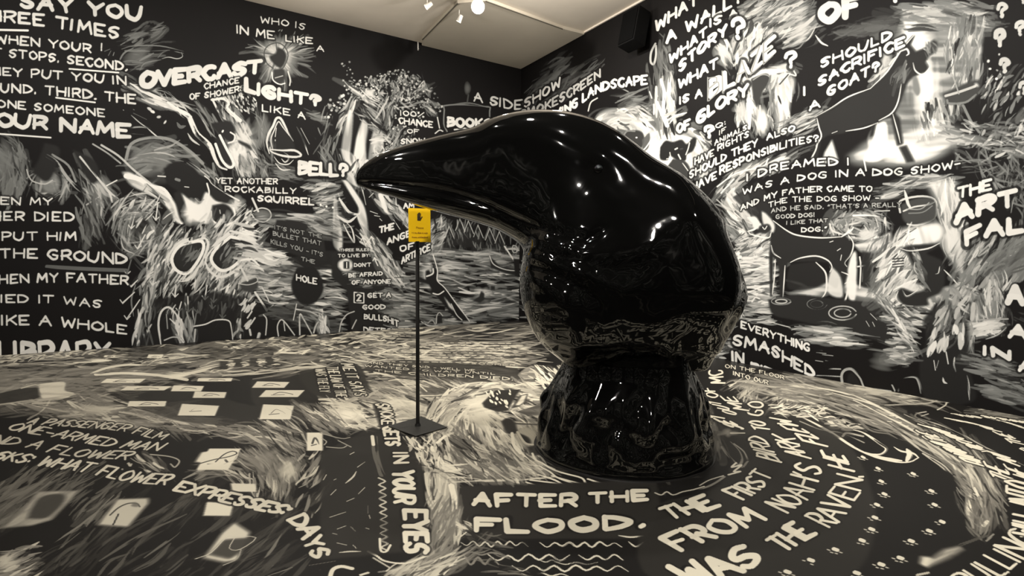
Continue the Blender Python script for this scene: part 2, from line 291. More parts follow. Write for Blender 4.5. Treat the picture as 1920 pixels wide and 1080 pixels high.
    # two dark ovals with pale rims
    for ov, rim in (('356,455 376,452 382,462 374,484 352,512 330,506 322,484 336,462', '334,462 354,452 376,450 386,460 380,480 368,498'), ('432,444 456,450 462,466 450,488 430,504 412,506 396,488 404,468', '390,482 406,508 422,516 444,504 458,480 468,460 452,442 430,438 414,452 398,470')):
        o = P(ov+' '+ov.split()[0]); m_ = o.mean(0); st(L, m_+(o-m_)*1.32, 7, .85, 1, .35); fill(L, ov, .03, 1, 1); st(L, o, 6, .95, 1, .15); fill(L, m_+(P(ov)-m_)*.8, .04, .9, 1)
    hat(L, '340,462 374,460 366,490 340,500', 14, 120, (12, 26), 3, (.25, .5), (.6, .9), .3); hat(L, '410,455 450,455 440,490 410,500', 16, 125, (12, 26), 3, (.25, .55), (.6, .9), .3)
    glow(L, 492, 404, 22, 14, .4, .9, 2, .4, 'c'); st(L, '472,402 480,412 496,416 508,406 504,394 490,390 476,396', 2.5, .8); st(L, '473,372 484,396', 4, .8)
    for y in (396, 404, 412): st(L, [(444, y), (460, y-14)], 3, .8, 1, .1, (.4, .4))
    # water and shore, middle
    hat(L, '470,418 520,405 640,400 640,430 500,425', 60, 6, (24, 60), 4, (.35, .8), (.4, .9), .4, jit=6); hat(L, '450,450 520,470 560,500 640,500 640,625 560,615 500,590 470,540', 360, 4, (16, 50), 3.6, (.35, .95), (.4, .95), .4, jit=8)
    glow(L, 500, 478, 50, 18, .9, .9, 1.5, .5, 'l', 8); glow(L, 470, 460, 14, 50, .85, .9, 1.6, .5, 'l', 85); hat(L, '455,420 475,420 470,480 520,470 530,490 470,500', 50, 10, (20, 50), 5, (.7, .98), (.7, 1), .35)
    fill(L, '518,412 560,414 605,430 612,490 560,480 506,462', .03, 1); fill(L, '540,485 600,470 660,470 655,505 560,505', .03, .8)
    fill(L, '556,502 588,500 602,520 606,545 590,568 566,570 550,552 546,530 552,512', .02, 1, 1); fill(L, '620,475 700,455 720,500 745,545 750,620 660,625 650,545 622,520', .03, 1)
    glow(L, 648, 497, 17, 14, .95, 1, 4, .2); fill(L, '644,490 655,490 655,504 644,504', .03); st(L, '650,492 650,502', 2, .95); st(L, '664,548 682,550 682,568 664,567 664,548', 2.4, .9, sm=0); tx(L, '2', '669,565 677,565', 14, .16)
    hat(L, '660,505 640,515 700,545 760,530 760,620 745,615 725,560', 90, 2, (14, 34), 2.6, (.4, .8), (.5, .9), .35, jit=6)
    glow(L, 461, 524, 20, 18, .8, .8, 2, .5); fill(L, '448,532 482,520 484,540 470,548 456,546', .1, 1); st(L, '448,532 465,522 480,520 482,528 466,534 448,532', 2, .7); st(L, '451,500 464,526', 4, .8); st(L, '478,548 490,566 500,582', 4, .85); st(L, '492,540 502,560 508,568 540,568', 2.4, .8); st(L, '500,582 512,572', 2, .7)
    # beasts drinking at the foot of the wall
    fill(L, '300,600 250,655 640,625 640,600 560,570 500,575 470,560 400,545', .02, .75)
    st(L, '302,644 297,610 302,585 316,576 330,590 340,610 346,640', 4, .8, 1, .3); hat(L, '322,590 336,595 352,640 338,642', 26, 72, (20, 40), 4, (.6, .95), (.7, 1), .35); st(L, '308,638 324,632 338,634', 2.5, .7); st(L, '312,590 314,616', 2, .6)
    st(L, '362,612 385,608 404,600 428,601 434,615 437,640', 2.6, .85, 1, .1); st(L, '364,640 366,618', 3.4, .8, 1, .1); hat(L, '345,600 366,600 362,640 350,640', 14, 88, (20, 44), 2.6, (.5, .8), (.6, .9), .3)
    for x in range(462, 482, 6): st(L, [(x-2, 560+(x-462)*2), (x-10, 572+(x-462)*2)], 3, .8)
    hat(L, '452,560 478,560 474,615 458,615', 9, 128, (10, 18), 4, (.7, .9), (.8, 1), .1); hat(L, '444,600 452,600 456,632 440,634', 10, 90, (8, 26), 3, (.5, .8), (.6, .9), .3)
    for q, w in (('522,630 520,612 526,600 534,604 552,628', 2.5), ('532,604 534,620', 2), ('562,628 562,590 570,600 584,626', 3), ('588,624 592,610 600,598', 3), ('470,628 468,618', 4), ('498,628 500,600 494,590', 2.4), ('484,634 486,626', 6), ('556,580 580,584 596,592', 3), ('550,600 556,570', 2)): st(L, q, w, .8, .95, .15)
    hat(L, '598,592 612,594 616,626 600,626', 26, 82, (14, 30), 4, (.6, .95), (.7, 1), .35); hat(L, '556,576 600,588 590,604 570,600', 12, 24, (14, 30), 3, (.4, .7), (.5, .9), .4)
    st(L, '636,622 640,604 650,590 664,584', 2.4, .7); st(L, '660,616 668,600', 2.4, .7)
    # light bulb with rays
    glow(L, 520, 108, 44, 48, .9, 1, 1.5, .35, 'r'); glow(L, 520, 106, 60, 56, .8, .8, 1.35, .6, 'r'); hat(L, '470,78 575,70 578,130 545,160 500,160 470,120', 60, ('r', 522, 104), (18, 44), 2.6, (.4, .9), (.3, .8), .45, jit=5)
    st(L, '512,128 500,118 495,100 502,86 520,80 534,88 540,104 534,122 528,130', 2, .15, .9); fill(L, '520,88 532,94 537,106 532,122 524,127 512,118 505,106 516,100', .05, 1, 1); fill(L, '512,130 532,130 534,148 524,156 514,148', .08, 1, 1)
    st(L, '510,136 512,150 524,158 534,156', 2.4, .95); st(L, '516,146 530,142', 2, .7); st(L, '540,134 544,150 543,160', 2.4, .9)
    # bell
    fill(L, '506,284 502,250 514,226 526,222 540,244 552,284', .03, .9, 1)
    hat(L, '480,222 510,218 512,290 478,280', 30, 80, (20, 44), 3, (.3, .6), (.4, .8), .5); hat(L, '500,300 545,318 560,340 510,330', 24, 10, (20, 50), 3, (.3, .6), (.4, .8), .5)
    for q, w in (('505,288 500,268 504,250 512,236 518,222 526,222 534,236 540,248 550,264', 4.6), ('512,282 508,262 514,244 522,228 530,238 542,254', 2.4), ('518,240 516,256', 4), ('506,280 530,282 552,282 564,290 556,294 530,292 508,284 506,276', 4.6), ('532,286 540,292 540,300 534,304 528,298', 3), ('514,294 524,306 540,308 550,300', 2.4), ('516,306 528,318 544,318', 2.4), ('556,238 568,262 578,290', 3), ('564,240 580,270', 2.4), ('516,262 516,264', 4)): st(L, q, w, .88, .95, .15, (.4, .4))
    hat(L, '478,290 506,300 500,330 484,320', 10, 60, (12, 30), 3, (.3, .7), (.5, .8), .4); hat(L, '580,212 605,208 606,228 585,230', 10, 15, (16, 36), 4, (.3, .6), (.4, .8), .5)
    hat(L, '575,345 625,340 635,375 600,372 580,360', 40, -12, (14, 40), 4, (.4, .9), (.5, .9), .4); hat(L, '590,375 640,372 636,392 600,396', 24, -8, (14, 34), 4, (.4, .8), (.5, .9), .4)
    # snow burst and bright folded stripes
    for ar, n, w in (('640,118 668,114 676,140 660,160 645,150', 16, 2.2), ('690,140 760,128 812,165 832,200 820,215 760,190 680,190 660,160', 260, 2.4), ('608,190 650,170 660,200 640,215 610,225', 36, 3.2), ('640,150 700,150 730,180 660,190', 60, 2.4), ('740,190 800,190 760,300 712,290', 110, 2.6)): dots(L, ar, n, w, (.4, .95))
    hat(L, '690,150 790,140 810,175 720,200', 110, 75, (5, 14), 2, (.4, .9), (.6, 1), .2, jit=30); hat(L, '640,158 700,175 720,190 700,200', 16, 33, (24, 50), 1.8, (.5, .9), (.7, 1), .2, jit=6); hat(L, '700,185 800,160 800,200 720,215', 26, ('r', 735, 195), (16, 34), 2, (.4, .8), (.6, .9), .3)
    glow(L, 694, 174, 14, 10, .85, .95, 2, .3); hat(L, '645,195 672,185 640,250 622,290', 30, 118, (16, 40), 3, (.4, .9), (.6, 1), .3); hat(L, '600,200 620,230 612,310 596,290', 14, 100, (20, 44), 2, (.3, .7), (.5, .9), .4)
    fill(L, '655,205 662,212 660,250 656,300 670,320 650,315 640,290 646,240', .9, 1, 1, .35, 95); fill(L, '680,222 690,236 686,272 686,320 662,318 666,270 672,245', .88, 1, 1, .35, 95); fill(L, '700,244 718,250 716,300 700,318 690,312 694,270', .88, 1, 1, .4, 95)
    hat(L, '664,200 704,205 712,250 690,240', 30, 38, (14, 34), 3, (.4, .8), (.5, .9), .4); hat(L, '710,190 740,190 730,240 712,240', 24, 105, (14, 34), 3, (.4, .8), (.5, .9), .4); hat(L, '700,255 745,250 750,290 705,300', 40, ('c', 712, 278, .9), (10, 26), 2.6, (.5, .9), (.6, 1), .3)
    st(L, '705,284 712,290 720,282 716,274', 2.4, .8); hat(L, '718,240 770,250 760,290 735,300', 40, 118, (10, 26), 2.4, (.4, .8), (.5, .9), .35)
    hat(L, '600,280 640,290 660,330 700,335 710,320 690,360 650,330 610,320', 50, 70, (18, 44), 3, (.3, .8), (.5, .9), .45); fill(L, '638,278 662,290 670,316 664,320 650,306', .85, .9, 1, .4, 70); hat(L, '660,300 690,305 680,335 664,330', 24, 110, (12, 34), 4, (.6, .95), (.6, 1), .35)
    # pale limbs folded in an A shape
    fill(L, '642,320 660,322 668,345 676,352 660,346 648,334', .85, .95, 1, .3, 60); fill(L, '640,336 652,340 668,362 684,390 690,430 686,440 670,410 672,390 656,362', .88, 1, 1, .3, 65); fill(L, '626,366 632,374 634,400 642,440 640,470 626,460 624,420', .8, 1, 1, .35, 88)
    for q, w in (('636,372 654,398 672,402 676,396', 6), ('632,404 652,416 670,404', 5), ('634,362 640,380 648,398', 2.4), ('644,420 654,440 664,454 660,430 648,416', 3), ('670,330 684,352', 2.4), ('680,356 686,384', 2.4), ('700,362 692,370', 3), ('670,404 682,430 688,445', 5)): st(L, q, w, .88, .95, .25, (.5, .4))
    fill(L, '640,384 650,400 664,400 652,412 640,402', .03); hat(L, '580,410 630,416 640,450 600,440', 34, 14, (16, 44), 4, (.3, .7), (.5, .9), .45, jit=8)
    hat(L, '670,440 700,440 750,500 752,535 735,530 700,480', 90, 56, (14, 40), 3.4, (.4, .9), (.5, .95), .4, jit=12); hat(L, '708,360 735,372 766,410 770,430 740,400 716,398', 46, 52, (16, 40), 4, (.4, .9), (.5, .95), .4); fill(L, '708,362 718,364 726,395 734,402 720,396', .92, 1, 1); st(L, '720,368 730,380 746,388', 2, .1)
    for q in ('694,396 708,401', '702,404 712,406', '712,410 716,414', '738,412 750,430'): st(L, q, 2.6, .9, 1, 0, (.5, .4))
    for x, y in ((680, 446), (690, 452), (702, 484), (696, 444)): st(L, [(x+6, y+14), (x, y)], 2, .9); st(L, [(x-3, y+5), (x, y-1), (x+5, y+4)], 1.8, .9, sm=0)
    hat(L, '752,412 770,400 772,420 760,425', 8, 110, (12, 26), 4, (.4, .8), (.5, .9), .4)
    # forest, lake, diver, swimmer, boat
    hat(L, '808,410 842,420 832,470 806,480 800,440', 70, -50, (14, 36), 3.4, (.35, .85), (.5, .9), .4, jit=20)
    hat(L, '826,470 838,420 960,420 975,470', 60, 90, (10, 30), 1.8, (.3, .7), (.4, .8), .4, jit=20)
    for x, y in ((842, 424), (862, 410), (878, 414), (896, 422), (918, 428), (936, 434)): fill(L, [(x, y), (x-14, y+50), (x+16, y+50)], .03, .9); st(L, [(x-8, y+22), (x, y), (x+10, y+24)], 1.6, .75, .9, .2, sm=0); hat(L, [(x, y+10), (x-10, y+46), (x+12, y+46)], 8, 80, (8, 16), 1.4, (.3, .6), (.5, .8), .3)
    hat(L, '744,530 790,480 830,474 920,478 975,500 1060,520 1060,605 880,606 745,620', 420, 4, (20, 60), 3, (.3, .9), (.4, .95), .4, jit=6)
    hat(L, '826,470 1000,466 1000,486 826,482', 40, 2, (24, 60), 3, (.4, .8), (.5, .9), .35, jit=3); glow(L, 845, 495, 40, 12, .8, .6, 1.5, .6, 'l', 4); glow(L, 870, 575, 36, 20, .85, .7, 1.5, .6, 'l', -30); glow(L, 906, 552, 26, 18, .85, .8, 1.6, .5); hat(L, '880,570 975,560 985,590 890,595', 40, -6, (24, 60), 3, (.2, .9), (.5, .9), .4, jit=5)
    glow(L, 800, 515, 24, 34, .8, .8, 1.6, .5, 'l', 80); fill(L, '796,508 804,514 808,476 818,500 820,528 830,540 848,575 862,596 858,602 880,602 838,552 830,556 812,552 806,536 786,528 784,518 800,524', .02, 0)
    fill(L, '806,474 812,494 820,508 818,524 830,536 852,566 880,602 860,602 846,590 836,576 822,560 812,548 804,534 786,528 782,516 798,524 798,508 804,506 808,512 812,500', .02, 1); fill(L, '832,556 846,572 852,584 842,576', .8)
    st(L, '812,478 820,506 820,526 834,540 856,570 880,602', 2, .9, 1, .1); st(L, '812,550 822,552 832,546', 2.4, .95); st(L, '800,518 806,516 812,512 812,504', 3, .85); st(L, '846,570 856,590 866,600', 2, .8)
    fill(L, '886,564 898,556 902,546 908,550 908,558 928,562 908,562 900,568', .05, 1); glow(L, 925, 538, 12, 9, .6, .8); fill(L, '920,536 928,536 928,544 920,544', .05); fill(L, '918,480 938,500 975,505 975,520 940,510 920,502', .04, 1); st(L, '918,480 926,496 950,506 980,508', 2, .8); st(L, '946,462 966,492', 3, .85); st(L, '962,460 968,462 970,470 964,474 960,468 962,460', 1.8, .7); fill(L, '962,486 980,486 982,520 966,518', .02)
    fill(L, '818,608 820,592 828,590 830,606', .03); st(L, '818,606 819,592 824,586 830,592', 2, .7); st(L, '802,606 810,600 816,608', 2, .6)
    # book box and smoke plume by the corner
    st(L, '838,246 832,232 833,206 834,198 870,196 915,200 918,208 917,240', 2.6, .5, .9, .2); st(L, '832,200 850,198 880,194 912,200', 6, .45, .8, .5); st(L, '852,243 880,240 905,246', 3, .8); glow(L, 877, 166, 9, 16, .35, .8, 1.4, .6, 'l', 90); st(L, '878,178 876,192', 3, .2, .7, .4)
    hat(L, '802,190 822,196 825,212 802,215', 14, 40, (12, 30), 3, (.3, .8), (.5, .9), .4); for_q = ('820,220 824,240', '816,250 824,244 830,246'); [st(L, q, 2.4, .8) for q in for_q]
    # left of frame and upper wall: quiet strokes so the wall carries on
    hat(L, [(a, b) for a, b in ((-220, 120), (-100, 120), (-100, 620), (-220, 640))], 90, ('c', -150, 380, 1.6), (30, 80), 6, (.3, .9), (.4, .9), .4)
def art_right():
    R = RW
    hat(R, '984,250 1060,250 1180,300 1300,400 1350,470 1350,690 1060,640 984,600', 330, [(1010, 300, -60), (1040, 560, 10), (1150, 420, 60), (1250, 560, -20), (1320, 640, 80)], (24, 64), 5, (.4, .95), (.5, .95), .38)
    for q in ('1040,330 1090,300 1130,340 1110,420 1050,430 1036,370', '1180,480 1240,450 1290,500 1270,600 1200,610 1176,540'): fill(R, q, .03, 1, 1); st(R, q, 4, .85)
    hat(R, '1040,110 1130,105 1130,150 1020,200 980,225 980,180', 60, -38, (20, 50), 5, (.12, .3), (.4, .8), .45, jit=8)
    # cloud bank and two dark heads
    st(R, '1103,208 1108,192 1120,184', 2.6, .8); st(R, '1130,168 1150,164 1165,166 1180,174 1176,184 1164,186', 2.2, .8, .9, .2)
    hat(R, '1160,170 1210,172 1220,220 1180,215', 34, -20, (18, 44), 4, (.25, .6), (.4, .8), .45); glow(R, 1158, 226, 64, 34, .85, 1, 1.5, .5, 'c'); glow(R, 1195, 245, 60, 44, .92, 1, 1.5, .35, 'l', 30); hat(R, '1105,215 1200,196 1235,250 1200,262', 44, ('c', 1165, 260, .7), (14, 34), 6, (.6, .95), (.5, .9), .4)
    hat(R, '1215,240 1330,240 1330,330 1290,340 1240,330', 60, ('c', 1270, 300, .8), (16, 44), 6, (.7, .98), (.6, 1), .3); glow(R, 1262, 285, 74, 62, .97, 1, 2.2, .25, 'c'); glow(R, 1225, 300, 50, 44, .93, 1, 1.8, .3)
    hat(R, '1156,240 1180,238 1190,262 1170,258', 14, 20, (10, 26), 4, (.15, .35), (.6, .9), .4); fill(R, '1172,248 1190,244 1204,248 1208,262 1202,278 1190,284 1176,272', .08, 1, 1); st(R, '1168,256 1176,246 1190,246', 3, .5); st(R, '1193,258 1194,258', 3, .95); fill(R, '1204,262 1218,250 1216,276 1206,282', .2, .9, 1); st(R, '1192,274 1200,282 1210,278 1226,254', 2.6, .9)
    fill(R, '1238,276 1248,264 1262,266 1278,262 1288,270 1300,258 1306,262 1300,282 1288,290 1286,300 1276,304 1268,300 1256,292 1252,300 1238,298', .03, 1, 1); fill(R, '1262,298 1284,302 1294,320 1284,345 1262,330 1248,320', .1, 1, 1)
    for q, w in (('1266,280 1270,278', 3), ('1276,280 1280,279', 2.6), ('1293,268 1290,280 1286,290', 2.4), ('1256,286 1257,296 1250,298', 2), ('1272,290 1276,298', 3), ('1280,306 1290,320', 2), ('1270,340 1282,348 1294,356', 3)): st(R, q, w, .9, .95, .1)
    # torch / tree trunk left of the questions
    st(R, '1229,82 1221,98 1220,116 1226,120 1230,104 1230,86', 4, .7, .95, .3); hat(R, '1234,76 1256,80 1262,135 1240,130', 20, 85, (18, 44), 4, (.15, .5), (.4, .8), .45); st(R, '1239,104 1240,122 1250,134 1260,134', 4, .4, .9, .3)
    hat(R, '1224,160 1262,150 1266,235 1232,240', 60, 84, (24, 60), 5, (.4, .98), (.5, 1), .35, jit=8); st(R, '1240,150 1246,176 1244,206 1252,236', 6, .95, 1, .2); st(R, '1232,192 1242,216 1250,236', 6, .95, 1, .25); st(R, '1218,172 1222,184', 2.4, .8); st(R, '1226,196 1226,214', 3, .9); hat(R, '1252,212 1280,210 1278,225 1256,232', 10, -36, (12, 30), 3, (.7, .95), (.8, 1), .2)
    # blaze: feathers of flame
    hat(R, '1388,20 1420,-20 1520,-20 1524,60 1500,90 1470,70 1420,80 1392,50', 300, -30, (20, 54), 4.4, (.3, .85), (.4, .9), .42, jit=9); glow(R, 1502, 52, 26, 60, .75, .8, 1.5, .6, 'l', -30)
    fill(R, '1398,68 1420,40 1430,62 1408,84', .9, .8, 1, .4, -50); hat(R, '1340,90 1420,40 1444,66 1400,130 1348,120', 80, [(1350, 100, 60), (1430, 50, -60), (1400, 90, -75)], (16, 40), 6, (.6, .98), (.5, 1), .35); glow(R, 1352, 100, 22, 34, .8, .8, 1.4, .5, 'l', 80)
    hat(R, '1392,150 1470,122 1480,140 1400,180', 40, -14, (20, 50), 7, (.7, .98), (.6, 1), .3); fill(R, '1398,150 1440,128 1482,118 1488,132 1440,142 1402,170', .93, .9, 1, .3, -10)
    hat(R, '1395,168 1410,160 1430,240 1400,240 1380,210', 60, 80, (16, 44), 6, (.5, .95), (.5, .95), .4); glow(R, 1392, 210, 22, 30, .75, .8, 1.4, .5); st(R, '1402,180 1406,210 1404,240', 7, .95, .9, .25)
    fill(R, '1408,148 1436,138 1444,150 1430,172 1420,200 1414,190 1410,166', .08, 1, 1); st(R, '1412,150 1430,140 1444,146 1440,166', 2, .6); glow(R, 1432, 228, 16, 34, .93, .95, 1.8, .3, 'l', 90); fill(R, '1450,150 1468,140 1490,150 1482,190 1474,240 1456,248 1452,190', .92, .95, 1, .35, 85, .05, 4); hat(R, '1452,150 1490,145 1474,245 1456,245', 24, 82, (16, 40), 5, (.7, .98), (.5, 1), .4); st(R, '1454,150 1474,138 1492,142 1488,132', 3, .8); st(R, '1462,158 1478,140', 2.4, .15); st(R, '1442,160 1446,190 1440,214 1450,236', 2.4, .7)
    hat(R, '1440,150 1452,160 1450,240 1442,240', 16, 86, (14, 40), 3, (.3, .8), (.5, .9), .4)
    hat(R, '1340,372 1378,318 1440,300 1500,290 1470,315 1410,330 1380,352', 70, -34, (20, 54), 4, (.5, .95), (.5, 1), .35, jit=10)
    for q in ('1345,350 1380,325 1430,312 1440,298', '1352,362 1376,336', '1476,224 1530,212'): st(R, q, 3, .85, 1, .2)
    hat(R, '1460,225 1540,205 1536,230 1500,262 1480,240', 50, -26, (16, 44), 4, (.4, .9), (.5, .95), .4)
    # white ground behind the braying animal
    hat(R, '1570,60 1680,30 1700,70 1640,70', 60, -8, (24, 60), 7, (.08, .28), (.5, .8), .4); st(R, '1529,66 1540,80 1552,86', 4, .85, 1, .2, (.3, .5))
    fill(R, '1690,20 1780,6 1838,20 1840,100 1820,170 1790,180 1770,240 1736,248 1694,290 1640,290 1630,250 1690,180 1700,80', .72, .95, 1, .55, 0, .03); glow(R, 1716, 76, 44, 64, .97, 1, 2, .25); glow(R, 1735, 170, 40, 80, .92, .95, 1.8, .35, 'l', 90); glow(R, 1775, 60, 60, 50, .6, .7, 1.5, .7, 'l', 5)
    hat(R, '1690,10 1850,4 1850,60 1720,56', 90, 6, (30, 70), 7, (.35, .8), (.4, .9), .42, jit=8); hat(R, '1770,60 1842,40 1840,150 1800,165 1775,140', 90, 98, (20, 60), 5, (.3, .85), (.4, .9), .42, jit=10); hat(R, '1740,200 1800,190 1790,240 1720,260', 50, 80, (16, 40), 6, (.5, .95), (.5, .95), .4)
    glow(R, 1662, 118, 16, 34, .8, .9, 1.6, .4, 'l', -60); hat(R, '1620,160 1650,135 1690,100 1694,116 1650,160', 30, -42, (20, 40), 5, (.5, .9), (.6, .95), .35)
    fill(R, '1590,296 1640,262 1700,250 1740,235 1800,250 1770,285 1720,306 1620,306', .93, 1, 1, .35, -8, .03, 9); glow(R, 1690, 285, 60, 26, .98, 1, 1.8, .3); glow(R, 1800, 262, 60, 12, .8, .9, 1.5, .4, 'l', 8)
    fill(R, '1534,214 1560,206 1600,176 1634,164 1660,138 1680,110 1694,86 1712,66 1716,66 1708,84 1718,96 1738,88 1750,74 1758,78 1756,96 1742,106 1736,116 1742,126 1736,136 1722,140 1706,150 1700,160 1690,190 1680,212 1688,222 1694,270 1682,274 1670,222 1644,228 1640,254 1630,258 1634,232 1580,250 1552,254 1540,262 1532,300 1520,300 1536,240 1530,222', .035, 1)
    for q, w in (('1528,220 1560,202 1590,182 1632,166', 3), ('1632,166 1664,134 1690,94 1714,66', 3), ('1532,222 1536,240 1540,256 1530,274', 3), ('1690,96 1700,92 1704,100 1700,104', 4), ('1712,118 1716,132 1728,140 1738,134 1744,124 1738,114', 3.4), ('1700,120 1696,130', 4), ('1690,158 1684,190 1672,212 1648,226', 3), ('1560,250 1570,246', 2.4), ('1586,246 1620,240 1646,230', 2.6), ('1646,232 1640,256', 3), ('1674,214 1684,250 1688,268', 2.4), ('1732,92 1742,98', 3)): st(R, q, w, .85, 1, .1, (.5, .5))
    fill(R, '1712,144 1720,146 1726,170 1720,180 1712,168', .45, 1, 1); hat(R, '1735,88 1754,78 1752,96 1738,104', 12, 70, (8, 16), 3, (.3, .6), (.6, .9), .3); hat(R, '1672,146 1700,120 1700,140 1680,160', 16, -60, (14, 34), 4, (.2, .5), (.5, .8), .4)
    fill(R, '1644,232 1662,230 1664,270 1652,300 1620,300 1636,262', .93, .95, 1); fill(R, '1685,276 1700,272 1716,304 1700,306', .05, 1); fill(R, '1546,286 1560,262 1572,300 1540,310', .9, .9); st(R, '1620,300 1624,320', 3, .9); st(R, '1522,296 1530,280 1534,262', 3, .8)
    # cup, candle and strewn marks at upper right
    fill(R, '1766,176 1830,150 1838,170 1822,186 1780,196', .1, 1, 1); st(R, '1773,180 1800,172 1828,162', 5, .7, 1, .2); glow(R, 1831, 160, 8, 7, .8, .9); st(R, '1776,188 1780,194 1810,192 1830,178', 4, .5, .9, .3); st(R, '1786,140 1798,176', 2.6, .6); st(R, '1806,198 1822,230 1836,248', 5, .55, .9, .3); st(R, '1852,146 1856,164 1846,184', 4, .5, .9, .3)
    hat(R, '1840,140 1930,130 1930,300 1860,290 1800,262 1846,200', 110, -58, (10, 26), 4, (.4, .85), (.5, .95), .3, jit=14); hat(R, '1760,225 1930,235 1930,290 1780,270', 70, 8, (16, 34), 3.4, (.4, .85), (.5, .9), .35, jit=14); hat(R, '1780,290 1930,290 1930,420 1900,390 1860,350 1800,310', 110, 40, (16, 44), 2.4, (.3, .7), (.4, .85), .4, jit=45)
    dots(R, '1850,100 1880,100 1880,160 1850,160', 8, 3); st(R, '1862,290 1888,280 1902,286', 5, .6, .9, .3)
    # swirl with bowl
    hat(R, '1650,360 1690,335 1760,325 1790,345 1700,350 1670,372', 60, -10, (24, 60), 4.4, (.35, .85), (.5, .9), .4, jit=8); fill(R, '1740,345 1780,340 1800,360 1800,440 1820,480 1780,480 1768,400', .95, 1, 1, .3, 80, .03, 6); hat(R, '1750,350 1800,345 1810,470 1775,470', 34, 84, (24, 60), 6, (.7, .98), (.5, 1), .4); fill(R, '1690,430 1760,418 1766,450 1725,470 1700,540 1645,565 1655,480', .96, 1, 1, .25, 70, .03, 5)
    st(R, '1688,398 1686,380 1700,372 1730,368 1752,374 1756,390 1750,410 1720,422 1702,420', 4, .8, 1, .2); fill(R, '1690,384 1720,372 1750,374 1756,400 1748,414 1712,420 1694,412', .12, 1, 1); st(R, '1694,396 1714,388 1740,384 1752,378', 3, .85, 1, .2); st(R, '1696,356 1702,380 1706,388', 6, .85, 1, .2, (.2, .8)); st(R, '1700,392 1726,392 1742,380', 2, .6); st(R, '1704,400 1730,398 1748,386', 2, .5)
    st(R, '1556,420 1566,408 1590,402', 4, .6, .9, .3); hat(R, '1556,406 1640,398 1666,420 1650,450 1600,450 1560,430', 130, ('c', 1610, 426, .55), (20, 50), 4, (.35, .85), (.5, .95), .4, jit=8); st(R, '1600,404 1640,404 1662,412 1658,432 1640,446', 3.6, .9, 1, .2); st(R, '1556,420 1560,432 1580,440', 3.4, .8); glow(R, 1625, 440, 26, 16, .8, .9, 1.6, .4, 'c'); fill(R, '1600,458 1640,450 1670,436 1662,468 1620,474', .92, .9, 1, .3)
    # pale ground left of the dog, dog, puddles
    fill(R, '1362,366 1376,352 1382,392 1404,420 1396,440 1372,410 1358,388', .88, .95, 1, .35, 60); hat(R, '1352,372 1400,360 1410,430 1440,470 1400,480 1360,420', 110, 48, (16, 44), 5, (.5, .95), (.5, .95), .38, jit=14)
    fill(R, '1404,400 1374,370 1420,340 1460,390 1440,420', .04, .9); fill(R, '1400,450 1440,445 1447,562 1404,562 1390,520 1420,484', .97, 1, 1, .2, -5, .05, 5); hat(R, '1376,470 1450,450 1452,575 1390,575 1380,530', 170, -4, (16, 50), 3.6, (.5, .98), (.5, 1), .38, jit=8); hat(R, '1380,440 1446,430 1440,470 1380,480', 60, -32, (12, 34), 3, (.1, .95), (.5, .95), .35)
    dots(R, '1370,466 1388,472 1390,500 1376,490', 16, 3.4, (.8, 1)); hat(R, '1388,560 1450,550 1450,610 1392,600', 50, 2, (16, 40), 3, (.5, .9), (.6, 1), .3, jit=6); hat(R, '1376,570 1396,560 1390,600 1380,600', 12, 70, (10, 26), 3, (.5, .9), (.6, 1), .3); st(R, '1410,566 1416,558 1424,560', 2.6, .85)
    fill(R, '1472,525 1500,530 1530,545 1570,548 1640,560 1700,585 1680,570 1640,545 1600,530 1580,500 1570,540 1548,530 1520,540', .8, .8, 1, .35, 3, .03); glow(R, 1520, 548, 50, 14, .85, .9, 1.6, .4, 'l', 4); glow(R, 1630, 552, 60, 16, .88, .9, 1.6, .4, 'l', 6); fill(R, '1586,520 1596,480 1606,478 1604,560 1590,556', .93, .95, 1)
    fill(R, '1446,440 1440,430 1416,440 1406,432 1420,424 1428,418 1444,418 1452,416 1480,436 1500,442 1560,444 1585,440 1598,456 1596,478 1586,494 1590,514 1582,540 1590,576 1582,580 1576,540 1572,520 1560,508 1552,492 1520,490 1478,492 1472,510 1468,560 1462,560 1460,500 1450,480 1448,556 1444,556 1442,480', .035, 1)
    fill(R, '1482,496 1530,492 1544,510 1548,530 1520,542 1480,542 1476,520', .03, .9, 1); fill(R, '1560,500 1576,520 1580,556 1556,552 1552,530', .85, .9, 1)
    for q, w in (('1450,414 1478,434 1500,442 1540,446 1578,444', 3), ('1578,444 1590,436 1598,430 1600,426', 4), ('1590,440 1600,456 1596,476 1584,492 1588,500', 2.6), ('1446,460 1450,474 1464,484', 2.6), ('1482,492 1500,484 1530,480 1552,488 1560,500 1556,510', 3), ('1530,492 1546,508 1550,524 1548,548 1538,562', 3.4), ('1556,500 1566,518 1576,520', 2.4), ('1472,498 1470,530 1468,558', 2.6), ('1454,486 1452,520 1448,552', 2.4), ('1578,510 1592,516 1594,524 1584,532', 2.6), ('1590,540 1586,560 1576,580', 3.4), ('1402,408 1416,410 1426,424', 3), ('1404,436 1410,440 1440,446 1446,436', 3), ('1426,420 1414,430 1402,434', 4), ('1556,454 1562,452', 3), ('1570,470 1576,466', 3), ('1578,478 1576,488', 3)): st(R, q, w, .88, 1, .12, (.5, .5))
    fill(R, '1400,408 1416,406 1424,416 1430,428 1414,428 1408,416', .85, 1, 1); fill(R, '1428,396 1438,402 1452,420 1450,436 1438,430 1430,416', .82, 1, 1, .2, 60); fill(R, '1424,424 1440,420 1446,430 1436,438 1422,434', .05, 1, 1); st(R, '1430,426 1434,430 1438,424', 1.8, .85)
    fill(R, '1440,562 1470,556 1500,552 1560,560 1620,566 1650,575 1655,600 1700,625 1700,650 1560,616 1490,600 1450,590', .035, 1, 1)
